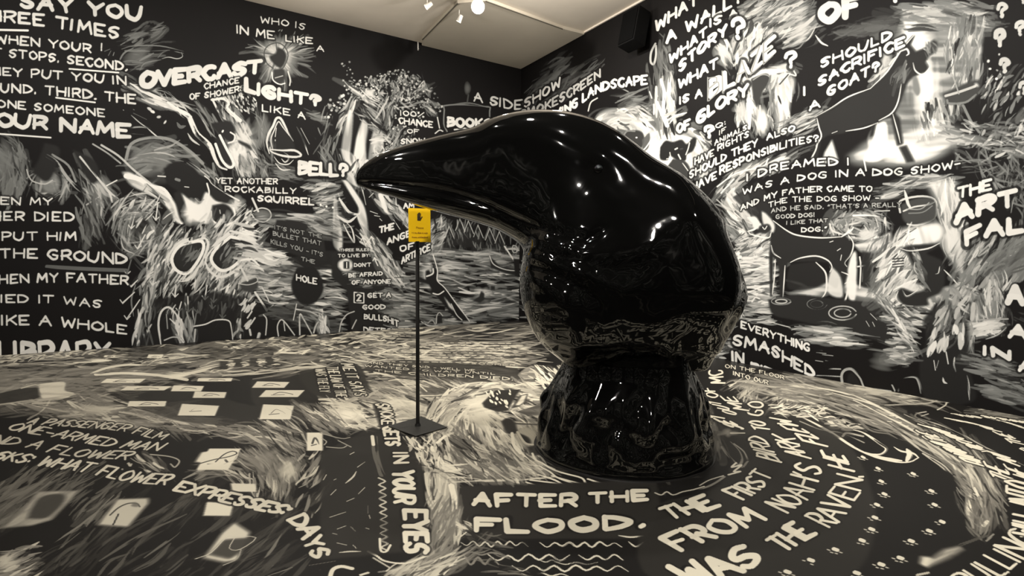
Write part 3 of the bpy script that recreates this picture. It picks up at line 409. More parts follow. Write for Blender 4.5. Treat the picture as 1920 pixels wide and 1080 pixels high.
    for x, y, rx, ry in ((1465, 565, 18, 6), (1532, 570, 18, 9), (1580, 587, 26, 13)):
        for f in (1, .6): st(R, [(x+rx*f*np.cos(t), y+ry*f*np.sin(t)) for t in np.linspace(.2, 6, 12)], 2.4, .75, .9, .3)
    for q in ('1632,588 1644,600', '1624,602 1630,612', '1636,604 1640,612', '1440,602 1462,608 1482,614'): st(R, q, 3, .8, 1, .1, (.4, .4))
    # dark posts right of the dog
    st(R, '1612,482 1614,500 1612,540', 3, .85); st(R, '1608,500 1622,498', 3, .8); hat(R, '1620,470 1668,450 1660,560 1628,545', 60, -62, (20, 50), 4, (.2, .6), (.4, .8), .45); fill(R, '1616,470 1632,474 1632,540 1618,538', .04, .9)
    # figure bent over in a pale blaze
    hat(R, '1650,480 1700,430 1720,520 1700,580 1660,570', 130, -50, (20, 50), 5, (.5, .98), (.5, 1), .35, jit=12); fill(R, '1760,455 1790,430 1810,520 1830,560 1790,570 1760,590 1690,560 1700,530 1760,540 1800,520', .85, .9, 1, .35, 60); hat(R, '1690,575 1780,575 1830,540 1800,520 1810,600 1740,600 1710,620', 70, 20, (24, 60), 5, (.4, .9), (.5, .95), .4)
    fill(R, '1686,468 1706,460 1760,458 1750,468 1738,476 1766,490 1772,520 1764,548 1740,560 1740,572 1710,575 1690,568 1682,552 1690,540 1716,548 1736,540 1734,520 1712,500 1700,476', .035, 1, 1); hat(R, '1708,474 1726,480 1738,540 1722,530', 26, 62, (14, 34), 3.4, (.3, .7), (.5, .9), .4)
    for q, w in (('1688,466 1706,470 1740,466 1762,456', 3), ('1684,546 1680,560 1692,572 1712,574', 3), ('1692,544 1700,556 1716,548 1722,540', 3.4), ('1762,500 1760,512 1754,514', 2.6), ('1664,536 1690,510 1708,506', 3), ('1770,506 1784,520 1796,534', 3)): st(R, q, w, .85, 1, .15, (.4, .4))
    for y in range(486, 506, 5): st(R, [(1674, y), (1694, y-2)], 2.4, .06, .9)
    # grasses, far right
    hat(R, '1790,455 1860,445 1930,440 1930,520 1860,560 1800,540', 170, -58, (20, 56), 5, (.35, .85), (.45, .95), .42, jit=10); glow(R, 1800, 460, 22, 60, .8, .8, 1.4, .5, 'l', 85); hat(R, '1850,470 1930,440 1930,500 1880,520', 60, -40, (20, 50), 6, (.15, .5), (.4, .9), .4)
    hat(R, '1860,530 1884,520 1880,600 1826,610 1820,580', 60, 80, (20, 50), 6, (.4, .9), (.5, .95), .4); hat(R, '1820,610 1870,600 1870,625 1818,630', 26, -6, (20, 44), 6, (.6, .95), (.6, 1), .3); hat(R, '1812,612 1824,612 1824,660 1812,660', 10, 86, (20, 40), 4, (.4, .8), (.5, .9), .4)
    # trunk with leaf marks
    fill(R, '1730,600 1770,560 1812,600 1818,690 1826,752 1740,752 1724,690 1736,640', .025, .95, 1); hat(R, '1756,560 1800,540 1830,560 1800,640 1740,660', 40, -70, (16, 34), 7, (.5, .95), (.7, 1), .25, jit=16)
    for q, w in (('1771,630 1770,650', 8), ('1774,660 1778,682', 8), ('1790,670 1788,684 1792,697', 5), ('1751,676 1754,694', 6), ('1768,708 1770,716 1776,719', 4), ('1813,704 1816,720 1818,750', 4), ('1756,690 1760,676', 3), ('1708,640 1710,668', 3)): st(R, q, w, .8, 1, .15, (.3, .3))
    hat(R, '1640,590 1716,600 1712,670 1670,668 1676,610', 70, 4, (16, 40), 3.4, (.4, .9), (.5, .95), .35, jit=8); hat(R, '1640,560 1690,580 1714,640 1700,650 1680,600', 40, 48, (24, 60), 3.4, (.4, .9), (.5, .95), .4)
    # low hills, banks and arches at the foot
    glow(R, 1512, 618, 20, 10, .6, .8, 1.5, .5, 'l', 3); glow(R, 1570, 630, 36, 16, .85, .9, 1.6, .4, 'l', 2); hat(R, '1490,612 1600,618 1606,650 1520,640', 46, 3, (20, 60), 4, (.3, .95), (.5, .9), .4, jit=4); st(R, '1490,612 1560,620 1650,632', 3.4, .6, .9, .3, (.5, .2)); st(R, '1512,642 1600,650 1680,662 1710,668', 4, .4, .9, .45); glow(R, 1655, 680, 30, 26, .3, .8, 1.4, .6, 'l', 10); hat(R, '1660,655 1712,660 1704,684 1676,684', 20, 0, (20, 40), 5, (.4, .8), (.5, .9), .4)
    for x, y, l in ((1535, 655, 14), (1540, 661, 18), (1552, 665, 20), (1536, 676, 14), (1562, 676, 28), (1548, 690, 56), (1552, 704, 50)): st(R, [(x-l/2, y), (x+l/2, y+2)], 4 if l < 30 else 7, .75, .95, .25, (.3, .3))
    for q, w in (('1580,722 1578,704 1584,694 1596,692 1606,700 1614,710 1618,720 1622,728', 5), ('1684,732 1688,712 1704,706 1718,708 1724,720 1728,736', 5), ('1672,724 1676,732', 6), ('1640,730 1670,734', 4)): st(R, q, w, .65, .95, .25)
    fill(R, '1588,726 1590,704 1600,700 1610,716 1612,728', .02, 1, 1); hat(R, '1820,660 1900,680 1900,730 1830,700', 46, 14, (24, 60), 5, (.25, .7), (.4, .9), .45, jit=6); hat(R, '1840,720 1930,740 1930,765 1850,745', 26, 16, (30, 60), 5, (.3, .6), (.4, .8), .45, jit=5); st(R, '1836,600 1890,598', 3, .6)
    hat(R, '1330,640 1374,600 1372,690 1336,690', 40, 0, (8, 24), 3, (.4, .9), (.6, 1), .3, jit=12)
    # wall beyond the frame edge
    hat(R, '1940,60 2300,-60 2300,900 1940,760', 160, ('c', 2080, 400, 1.3), (30, 90), 7, (.3, .9), (.4, .9), .4)
def card(x, y, w, h, sk=.5, tilt=0, c=.86, doodle=1):
    """a painted sheet of paper: pale quad with a loose doodle"""
    q = [(x-w/2, y+h/2+tilt), (x-w/2+h*sk, y-h/2-tilt), (x+w/2+h*sk*.5, y-h/2+tilt*.3), (x+w/2-h*sk*.5, y+h/2+tilt*1.2)]
    fill(FL, q, c, soft=1)
    if doodle: st(FL, [(x-w*.15, y+h*.1), (x, y-h*.2), (x+w*.2, y-h*.05), (x+w*.3, y+h*.12)], max(1.6, h*.12), .12, .9, .2); st(FL, [(x-w*.2, y+h*.22), (x+w*.1, y+h*.15)], max(1.4, h*.08), .2, .9, .2)
def art_floor():
    F = FL
    # far band along the walls
    hat(F, '-60,672 250,652 640,626 900,604 1000,602 1000,680 640,690 0,760 -60,780', 760, -4, (24, 90), (2.5, 6), (.25, .95), (.45, .95), .42, jit=6); hat(F, '420,636 780,614 780,660 600,668 420,660', 200, -3, (6, 22), 3, (.6, 1), (.6, 1), .25, jit=14)
    fill(F, '0,690 60,684 150,692 60,700 -20,702', .05, .6, 1); hat(F, '-30,672 170,656 185,662 -20,684', 90, -12, (8, 22), 3, (.5, .9), (.6, 1), .25); st(F, '-20,688 80,680 170,678', 4, .6, .9, .4)
    for p in ('240,655 300,650 340,660 250,668', '260,690 330,680 350,690 280,700', '440,655 500,650 520,660 450,664'): fill(F, p, .03, .7, 1)
    # grey sweeps on the left
    hat(F, '-30,700 260,690 260,720 60,735 -30,740', 150, -6, (50, 120), 6, (.25, .6), (.4, .8), .42, jit=4); hat(F, '0,760 200,740 400,780 520,830 420,820 300,800 150,790', 240, 8, (30, 80), 7, (.3, .8), (.4, .85), .42, jit=14); glow(F, 180, 772, 70, 18, .7, .8, 1.4, .6, 'l', 4); glow(F, 262, 796, 60, 22, .55, .8, 1.4, .6, 'l', -10)
    fill(F, '40,728 70,726 82,742 60,748 0,758 -20,742', .04, .95); fill(F, '72,720 120,716 122,732 140,738 118,748 92,750 76,744', .8, .95, 1, .25, 0); st(F, '40,728 62,722 72,722', 3, .7); st(F, '-20,762 60,752 140,742', 8, .62, .9, .4)
    fill(F, '200,735 330,728 470,760 560,770 560,800 470,800 340,790 250,760', .04, .75, 1); fill(F, '470,712 600,700 640,760 660,800 560,790 480,760', .04, .8, 1)
    st(F, '172,700 200,690 240,684 290,686', 6, .8, 1, .3); st(F, '180,702 240,700 300,704 350,712 330,708', 8, .85, .95, .3); st(F, '330,706 380,694 420,688 400,696', 10, .82, .95, .3); glow(F, 330, 704, 40, 9, .9, .9, 1.6, .3, 'l', 12); st(F, '420,706 480,700 560,690 620,688', 9, .78, .9, .35); st(F, '560,700 640,680 600,672', 5, .7, .9, .4)
    # long grey brush drags, lower left
    hat(F, '-40,900 160,880 130,930 -40,1000', 80, -34, (50, 120), 7, (.1, .42), (.4, .8), .45, jit=6); hat(F, '60,1060 240,920 380,900 560,940 540,1090 60,1100', 70, -38, (60, 150), 8, (.05, .2), (.3, .7), .45, jit=5); hat(F, '150,880 220,912 210,960 150,990', 20, -38, (40, 90), 7, (.2, .4), (.4, .7), .5, jit=4)
    for q, w, c in (('70,1035 150,985 214,928', 5, .42), ('110,1030 176,978', 4, .35), ('270,1046 330,1002 360,966', 6, .3), ('186,1052 260,1006 350,964', 8, .22), ('0,940 50,920 90,896', 8, .35), ('-10,965 40,930 80,905', 7, .3), ('486,1056 510,1030 528,1000', 6, .4), ('490,1078 512,1060', 4, .4), ('484,1086 548,1064', 4, .65), ('560,1078 600,1068', 4, .65), ('580,1060 628,1052', 2.6, .5)): st(F, q, w, c, .85, .4, (.3, .3))
    hat(F, '-20,1030 60,1024 60,1090 -20,1100', 50, -20, (24, 60), 6, (.4, .75), (.5, .9), .4); glow(F, 12, 1055, 40, 26, .7, .8, 1.5, .5, 'l', -30)
    hat(F, '440,850 560,830 580,900 520,930 420,900 340,885', 110, ('c', 400, 915, .7), (24, 64), 6, (.25, .85), (.4, .9), .42, jit=9); glow(F, 540, 880, 26, 34, .78, .9, 1.5, .45, 'l', -55); glow(F, 494, 862, 60, 40, .5, .8, 1.4, .6, 'l', -48); hat(F, '440,800 560,790 570,850 500,840', 60, ('c', 420, 915, .75), (24, 60), 6, (.3, .85), (.4, .9), .42)
    st(F, '282,852 318,856 336,864 328,876 320,870', 3.4, .6); st(F, '262,862 276,870 300,886', 8, .6, .9, .4, (.3, .3)); hat(F, '250,862 300,850 310,890 270,884', 16, 36, (16, 34), 5, (.4, .8), (.5, .9), .4); dots(F, '215,868 250,868 250,880 215,880', 5, 4, (.6, .8))
    hat(F, '560,850 600,840 604,960 560,950', 26, -56, (14, 40), 4, (.4, .9), (.6, 1), .3)
    for a in ((228, 714, 80, 8, 1.5, 0), (270, 728, 90, 8, 1.8, 0), (350, 728, 60, 9, .6, 1), (392, 740, 62, 10, .4, 1), (275, 757, 72, 10, .3, 0), (370, 768, 74, 16, .5, 3), (205, 668, 22, 4, .5, 0), (290, 668, 30, 7, .5, 0), (402, 712, 66, 6, .5, 0), (505, 721, 66, 10, 1, 1), (525, 738, 80, 13, 1, 0), (517, 772, 62, 24, .3, 2), (404, 861, 72, 40, .6, 0), (590, 828, 30, 34, 0, 0), (458, 914, 44, 14, -.3, 1, .84, 0), (408, 954, 54, 22, .3, 2, .84, 0)): card(*a[:6], c=(a[6] if len(a) > 6 else .86), doodle=(a[7] if len(a) > 7 else 1))
    fill(F, '366,866 378,848 420,842 432,846 430,856 408,872', .86); st(F, '372,870 400,862 430,856 444,850 436,846 420,852 404,866', 2.4, .1); st(F, '420,870 440,862 446,852', 2, .75)
    fill(F, '4,990 40,960 70,922 146,920 130,940 96,975 60,985', .62, .95, 0, .2, -40); fill(F, '50,972 74,934 116,926 120,940 100,962 82,972', .05, .9, 1); fill(F, '184,984 220,936 278,934 278,944 262,962 240,988 214,986', .72, .97); st(F, '206,966 222,952 240,944 256,944 262,950', 3, .15); st(F, '212,984 222,964', 3, .1); glow(F, 254, 946, 12, 6, .3, .8)
    fill(F, '440,980 468,998 462,1012 450,1036 444,1050 420,1054 382,1046 400,1022 416,1000', .8, .97); fill(F, '392,1040 420,1012 470,1008 476,1014 450,1036 430,1048', .08, .95); st(F, '366,1048 396,1036 424,1008 440,1006 480,1008 450,1030 430,1028 440,1008', 2, .75)
    st(F, '418,1060 444,1048 452,1030', 2.4, .6)
    # turbulence in the middle distance
    hat(F, '640,664 900,640 1000,650 1050,720 960,720 680,720 640,690', 260, 3, (16, 50), 4, (.5, 1), (.5, .95), .4, jit=7); hat(F, '660,720 900,712 920,760 860,790 700,760 640,760', 330, 14, (30, 80), 5, (.35, .95), (.4, .95), .42, jit=12)
    fill(F, '600,690 668,682 690,720 700,745 660,752 590,740 560,700', .05, .95, 1); fill(F, '690,682 760,674 970,690 985,720 900,720 780,708 680,694', .08, .9); hat(F, '770,648 1000,640 1000,685 780,672', 170, 3, (10, 34), 2.6, (.05, .95), (.7, 1), .2, jit=3)
    hat(F, '620,752 700,744 800,752 860,780 800,790 770,800 720,800 640,800', 260, 10, (24, 60), 7, (.55, .98), (.5, 1), .38, jit=20); glow(F, 650, 776, 40, 26, .95, .95, 1.6, .4, 'c'); glow(F, 740, 762, 60, 16, .9, .8, 1.5, .4, 'l', 8); glow(F, 770, 775, 40, 22, .75, .8, 1.5, .5, 'c')
    fill(F, '698,756 722,758 735,780 738,798 712,800 704,776', .04, .95); hat(F, '560,760 640,770 640,810 600,810', 60, 34, (24, 54), 5, (.3, .9), (.5, .9), .42); hat(F, '790,720 880,716 880,760 800,760', 90, 22, (24, 60), 5, (.3, 1), (.5, 1), .4)
    fill(F, '786,726 830,728 844,738 800,744', .2, .9, 1, .3); st(F, '788,742 830,740 850,728 866,724', 3, .9); st(F, '782,718 800,734', 3, .85); fill(F, '800,758 842,762 850,776 820,774', .08, .9, 1)
    # white swirl with the dark window shape, left of the base
    hat(F, '800,760 880,720 1010,716 1030,760 1020,880 960,905 860,880 820,830', 620, [(820, 800, -60), (880, 740, -20), (960, 725, 8), (900, 830, 60), (960, 860, 50), (1010, 880, 30), (860, 850, 70)], (20, 64), 6, (.45, 1), (.5, 1), .36, jit=12)
    glow(F, 900, 770, 40, 50, .9, .9, 1.6, .35, 'c'); glow(F, 985, 815, 44, 30, .8, .9, 1.6, .4, 'c'); hat(F, '830,820 900,830 960,870 960,900 860,890', 90, 45, (20, 60), 6, (.08, .45), (.5, .9), .4)
    fill(F, '904,756 928,732 976,730 966,744 952,770 932,772 908,764', .05, 1); hat(F, '908,735 960,732 950,766 912,764', 20, 60, (4, 9), 3, (.85, 1), (.9, 1), 0); fill(F, '958,766 974,742 990,738 986,752 974,762', .1, 1); fill(F, '966,760 978,742 988,740 982,754 974,760', .85); fill(F, '968,772 1000,762 1024,752 1024,776 990,778', .12, .95, 1, .2); fill(F, '940,790 950,784 962,788 968,800 968,812 950,812 944,800', .07, 1, 1); st(F, '962,794 1010,796', 4, .08, .9, .1); fill(F, '974,812 992,822 994,834 978,826', .07, 1, 1); st(F, '970,810 984,830 1000,834', 5, .9); st(F, '960,812 964,836 976,850', 6, .95); fill(F, '990,838 1014,834 1018,850 994,854', .05, .9, 1)
    st(F, '998,850 1004,862 1016,868 1036,880 1060,888 1090,896 1098,906', 4.4, .95); st(F, '1000,868 1030,884 1046,896 1080,908', 4, .9, 1, .1); st(F, '1010,890 1040,900 1060,910 1100,918', 4.4, .95); st(F, '994,900 1040,906 1066,914', 4.4, .9); st(F, '986,904 1018,914', 4, .9); st(F, '1034,892 1070,902 1094,908', 3.4, .9); st(F, '1102,898 1120,904 1142,910', 4.4, .95); st(F, '1110,914 1112,914', 6, .9)
    for q, w in (('915,858 920,864 918,870 930,874', 3.4), ('885,838 890,860 894,872', 8), ('948,892 970,900', 4), ('898,889 916,891', 4), ('978,860 986,870', 7), ('938,840 950,862 958,880', 4)): st(F, q, w, .92, 1, .15, (.4, .3))
    hat(F, '1000,700 1062,690 1060,740 1030,760', 50, 46, (10, 22), 3.4, (.7, 1), (.8, 1), .15, jit=8); fill(F, '985,690 1000,686 1010,700 996,712 972,704', .75, .7, 1, .3)
    fill(F, '996,690 1030,684 1064,700 1050,730', .1, .6); hat(F, '996,686 1062,694 1050,740 1010,720', 46, 42, (10, 20), 3, (.8, 1), (.9, 1), .1, jit=8)
    # pillar, black text panel and wave lines
    fill(F, '845,912 1230,900 1240,960 1210,1010 880,1010 850,1000', .035, 1); hat(F, '800,870 850,880 860,990 820,1000 810,940', 90, 84, (30, 80), 9, (.6, 1), (.6, 1), .36, jit=8); st(F, '846,910 852,940 850,985', 11, .95, 1, .2); st(F, '850,904 900,902 950,900 1040,896', 7, .85, .9, .35); st(F, '786,876 820,874 850,892 900,900', 6, .8, .95, .35); hat(F, '790,862 860,870 870,900 820,890', 34, 20, (30, 60), 5, (.5, .95), (.5, .95), .4); hat(F, '800,950 860,960 850,1030 800,1060', 60, -60, (30, 70), 7, (.3, .7), (.4, .9), .42); hat(F, '860,975 885,980 880,1000 862,995', 10, 30, (10, 24), 4, (.5, .9), (.6, 1), .3)
    hat(F, '740,1060 860,1030 880,1050 800,1090 730,1100', 80, -30, (40, 90), 6, (.4, .9), (.4, .95), .4, jit=8); st(F, '690,1034 706,1042 722,1052 760,1056 800,1042', 5, .85, 1, .2); st(F, '700,1046 730,1064', 4, .7)
    def wave(x0, x1, y, am, n, w, c=.85, sl=0):
        X = np.linspace(x0, x1, n); Y = y+am*np.where(np.arange(n) % 2, 1, -1)*rng.uniform(.5, 1.1, n)+sl*np.linspace(0, 1, n); st(FL, np.stack([X, Y], 1), w, c, .95, .15, (.4, .4))
    for a in ((864, 990, 1020, 5, 12, 4), (1012, 1166, 1021, 5, 12, 5), (1160, 1205, 1006, 2, 3, 5), (914, 1068, 1046, 7, 9, 5), (1085, 1168, 1045, 5, 6, 5), (960, 1178, 1066, 6, 12, 5), (870, 935, 1050, 8, 6, 5, .5), (978, 1070, 1078, 4, 6, 4), (1178, 1206, 1020, 5, 3, 4), (910, 940, 1004, 2, 3, 4, .3), (884, 940, 1038, 3, 4, 5, .5), (1040, 1120, 1056, 3, 5, 3), (1010, 1060, 1052, 3, 5, 3)): wave(*a)
    st(F, '864,1006 874,998', 3, .85); hat(F, '890,1010 940,1010 990,1080 900,1080', 16, 10, (20, 50), 4, (.2, .5), (.4, .8), .4)
    # dark strip with word column, coil and dashes
    fill(F, '600,850 700,800 790,850 800,1030 700,1040 600,1050', .04, .9); st(F, '702,820 704,850 712,880 716,890', 12, .3, .8, .4); X = np.arange(22); st(F, np.stack([716+6*np.where(X % 2, 1, -1)+X*.25, 896+X*6.5], 1), 4, .8, .95, .1); st(F, '712,1010 714,1032 724,1034 732,1022', 5, .85)
    for q in ('648,906 662,894 668,884', '670,876 684,866', '650,940 664,934', '672,926 684,914', '618,970 648,960', '632,992 648,986', '658,988 666,996', '624,1000 632,1002', '690,948 690,962', '692,966 694,972', '636,1036 656,1034 676,1034', '620,928 630,918', '626,900 630,898', '656,852 664,848', '632,1018 650,1022', '662,1022 668,1028', '606,900 612,890', '686,990 692,992'): st(F, q, 4, .82, .95, .1, (.4, .4))
    for q in ('600,812 640,822 656,820', '604,822 612,828 608,834', '612,838 640,840 650,836', '634,826 658,838'): st(F, q, 2.4, .6)
    st(F, '618,1085 624,1068 640,1062 660,1066', 9, .85); st(F, '676,1078 690,1074', 6, .8); hat(F, '760,828 850,815 830,870 780,872', 70, 70, (8, 26), 4, (.6, 1), (.8, 1), .15, jit=24); st(F, '820,830 834,818 848,812', 6, .95); st(F, '698,818 700,834', 7, .85)
    hat(F, '850,812 900,830 1000,880 1000,900 880,890', 60, 36, (24, 60), 6, (.25, .95), (.5, .9), .4)
    hat(F, '1060,650 1300,690 1340,800 1330,900 1040,880 1020,760', 150, ('c', 1190, 780, .5), (24, 60), 5, (.3, .9), (.5, .9), .4)
    # ring lines round the base, right side
    fill(F, '1345,800 1380,740 1480,745 1560,800 1620,880 1640,1000 1560,1090 1230,1090 1215,960 1330,920 1370,870', .035, .9, 1)
    hat(F, '1322,780 1350,800 1352,860 1335,840', 20, 80, (20, 50), 5, (.1, .3), (.4, .8), .45); st(F, '1354,838 1366,856 1390,876 1402,866', 6, .4, .9, .45); st(F, '1368,830 1384,846 1390,862 1386,874', 7, .5, .9, .4); st(F, '1376,832 1394,846 1402,862', 3, .6, .9, .3); glow(F, 1364, 812, 26, 10, .5, .8, 1.5, .6); st(F, '1370,812 1396,812', 3, .7)
    st(F, '1380,868 1372,876 1390,872 1376,884 1388,884 1366,890', 4.4, .8); st(F, '1358,894 1340,906 1322,914 1300,918 1272,924', 5, .55, .9, .35); st(F, '1228,924 1240,928 1250,922 1262,928 1280,922 1300,918 1320,912', 3.4, .7); st(F, '1312,910 1330,900 1356,892', 3, .7)
    # spiral pool and long arcs to the right
    hat(F, '1368,716 1420,712 1500,730 1520,748 1470,752 1400,748', 110, ('c', 1432, 737, .42), (20, 50), 3.6, (.4, .85), (.5, .95), .4, jit=6); glow(F, 1436, 738, 30, 8, .12, .9, 2, .3); st(F, '1370,722 1400,716 1440,724 1490,738 1510,752', 5, .8, 1, .25); glow(F, 1490, 748, 28, 9, .85, .9, 1.6, .4, 'l', 14)
    ring = [(1440, 720, 6), (1560, 740, 13), (1660, 770, 22), (1740, 820, 32), (1800, 860, 42), (1840, 900, 60), (1850, 960, 85)]
    hat(F, '1420,700 1520,708 1640,730 1620,760 1730,800 1850,860 1880,960 1850,930 1780,870 1680,810 1560,770 1440,730', 520, ring, (50, 130), 4.4, (.25, .8), (.4, .9), .42, jit=3); hat(F, '1500,712 1620,724 1740,760 1700,756 1600,745', 90, 14, (40, 100), 4, (.3, .75), (.4, .9), .42, jit=3)
    for q, w, c in (('1500,720 1600,742 1680,780 1740,812', 5, .85), ('1600,750 1680,790 1760,836 1800,866', 5, .8), ('1560,736 1640,760 1720,800', 4, .8), ('1740,830 1790,862 1820,890 1836,912', 8, .75), ('1730,850 1770,876 1790,900 1796,916', 9, .7), ('1440,768 1500,775 1560,790 1590,800', 3, .6)): st(F, q, w, c, .95, .3, (.4, .3))
    hat(F, '1590,724 1680,728 1760,750 1740,752 1660,742', 60, 6, (30, 70), 5, (.4, .9), (.5, .95), .4, jit=4); st(F, '1740,752 1760,742 1762,748 1740,756 1700,758 1660,760', 4, .65, .9, .3); st(F, '1758,768 1772,760 1778,754 1810,755 1834,760 1842,768', 4, .75, .95, .15); hat(F, '1840,762 1930,768 1930,785 1850,778', 40, 4, (24, 60), 5, (.3, .7), (.5, .9), .4, jit=4)
    st(F, '1736,772 1718,776 1720,784 1760,796 1800,812 1850,840 1930,876', 3.4, .65, .95, .2); st(F, '1740,776 1728,780', 3, .6)
    hat(F, '1440,756 1540,760 1560,786 1460,778', 60, 2, (8, 30), 3, (.6, 1), (.7, 1), .2, jit=20)
    for x, y in ((1672, 779), (1684, 783), (1668, 790), (1686, 791), (1699, 798), (1716, 804), (1731, 811)): st(F, [(x-4, y), (x+4, y+1)], 3, .85, tap=(.6, .6))
    # looping ribbon
    for q, w in (('1480,772 1520,790 1560,812 1600,838 1640,856 1680,866 1706,866 1722,858', 6), ('1600,806 1620,812 1650,832 1662,842 1650,852 1622,850', 6), ('1676,838 1690,846 1712,850 1722,858', 5), ('1700,842 1706,852 1700,864', 12), ('1622,848 1650,858 1690,864', 9)): st(F, q, w, .85, 1, .15, (.3, .5))
    st(F, '1500,790 1540,806 1580,812 1620,830', 3, .6, .9, .3); st(F, '1580,818 1586,812 1600,814 1618,818', 5, .6); hat(F, '1520,776 1600,790 1620,806 1560,800', 40, 12, (12, 30), 4, (.4, .9), (.6, 1), .3); fill(F, '1500,800 1560,802 1600,816 1560,820', .05, .5, 1)
    # bright curl and shards, right
    glow(F, 1820, 950, 13, 30, .95, 1, 3, .15); glow(F, 1850, 955, 14, 36, .75, .95, 2, .35, 'l', 85); st(F, '1826,915 1834,930 1842,950', 6, .9); hat(F, '1796,900 1850,890 1870,930 1850,1000 1800,960', 60, [(1810, 910, 50), (1850, 930, 75), (1850, 980, 100)], (20, 56), 5, (.25, .8), (.4, .9), .42); st(F, '1844,986 1850,978', 9, .8); hat(F, '1812,970 1850,975 1840,1010 1815,1000', 16, 50, (16, 34), 4, (.2, .5), (.4, .8), .4)
    fill(F, '1728,1044 1750,1046 1770,1030 1800,1024 1806,1030 1780,1046 1740,1062 1726,1058', .68, .95, 0, .35, -30); fill(F, '1730,1044 1748,1046 1738,1064 1726,1058', .85); st(F, '1800,1022 1850,1004', 8, .16, .8, .4); st(F, '1850,1014 1862,1002', 5, .5); st(F, '1720,1078 1740,1074', 7, .7)
    # paw prints
    for x, y in ((1646, 878), (1712, 888), (1652, 902), (1658, 926), (1644, 946), (1640, 970), (1634, 992), (1616, 1013), (1566, 1030), (1520, 1050), (1476, 1072), (1746, 920), (1752, 946), (1766, 978), (1742, 995), (1708, 1014), (1688, 1046), (1652, 1058), (1606, 1074), (1618, 857)):
        z = .6+.4*(y-850)/200; st(F, [(x-3*z, y-1), (x+4*z, y+1.5)], 8.5*z, .85, k=.8)
        for dx, dy in ((-13, 1), (-7, 6), (2, 8), (11, 6)):
            if rng.random() < .8: st(F, [(x+dx*z-2, y+dy*z-.5), (x+dx*z+2, y+dy*z+.8)], 4*z, .7, tap=(.8, .8))
    # floor outside the picture: the painting carries on
    A = FL.A; px, py = FL.PX, FL.PY; FL.PX = ((np.arange(FL.nx)+.5)/FL.ppm*100)[None].repeat(FL.ny, 0).astype(np.float32); FL.PY = ((np.arange(FL.ny)+.5)/FL.ppm*100)[:, None].repeat(FL.nx, 1).astype(np.float32)
    FL.box, ob, ok = (lambda x0, y0, x1, y1: (lambda r: None if r[0] >= r[1] or r[2] >= r[3] else r)((max(0, int(x0*2.8)), min(FL.nx, int(x1*2.8)+2), max(0, int(y0*2.8)), min(FL.ny, int(y1*2.8)+2)))), FL.box, FL.k; FL.k = 1.
    hat(F, '5,5 980,5 980,230 620,240 380,400 270,560 5,900', 240, ('c', 500, 300, .8), (40, 90), 7, (.3, .9), (.4, .9), .4)
    FL.PX, FL.PY, FL.box, FL.k = px, py, ob, ok
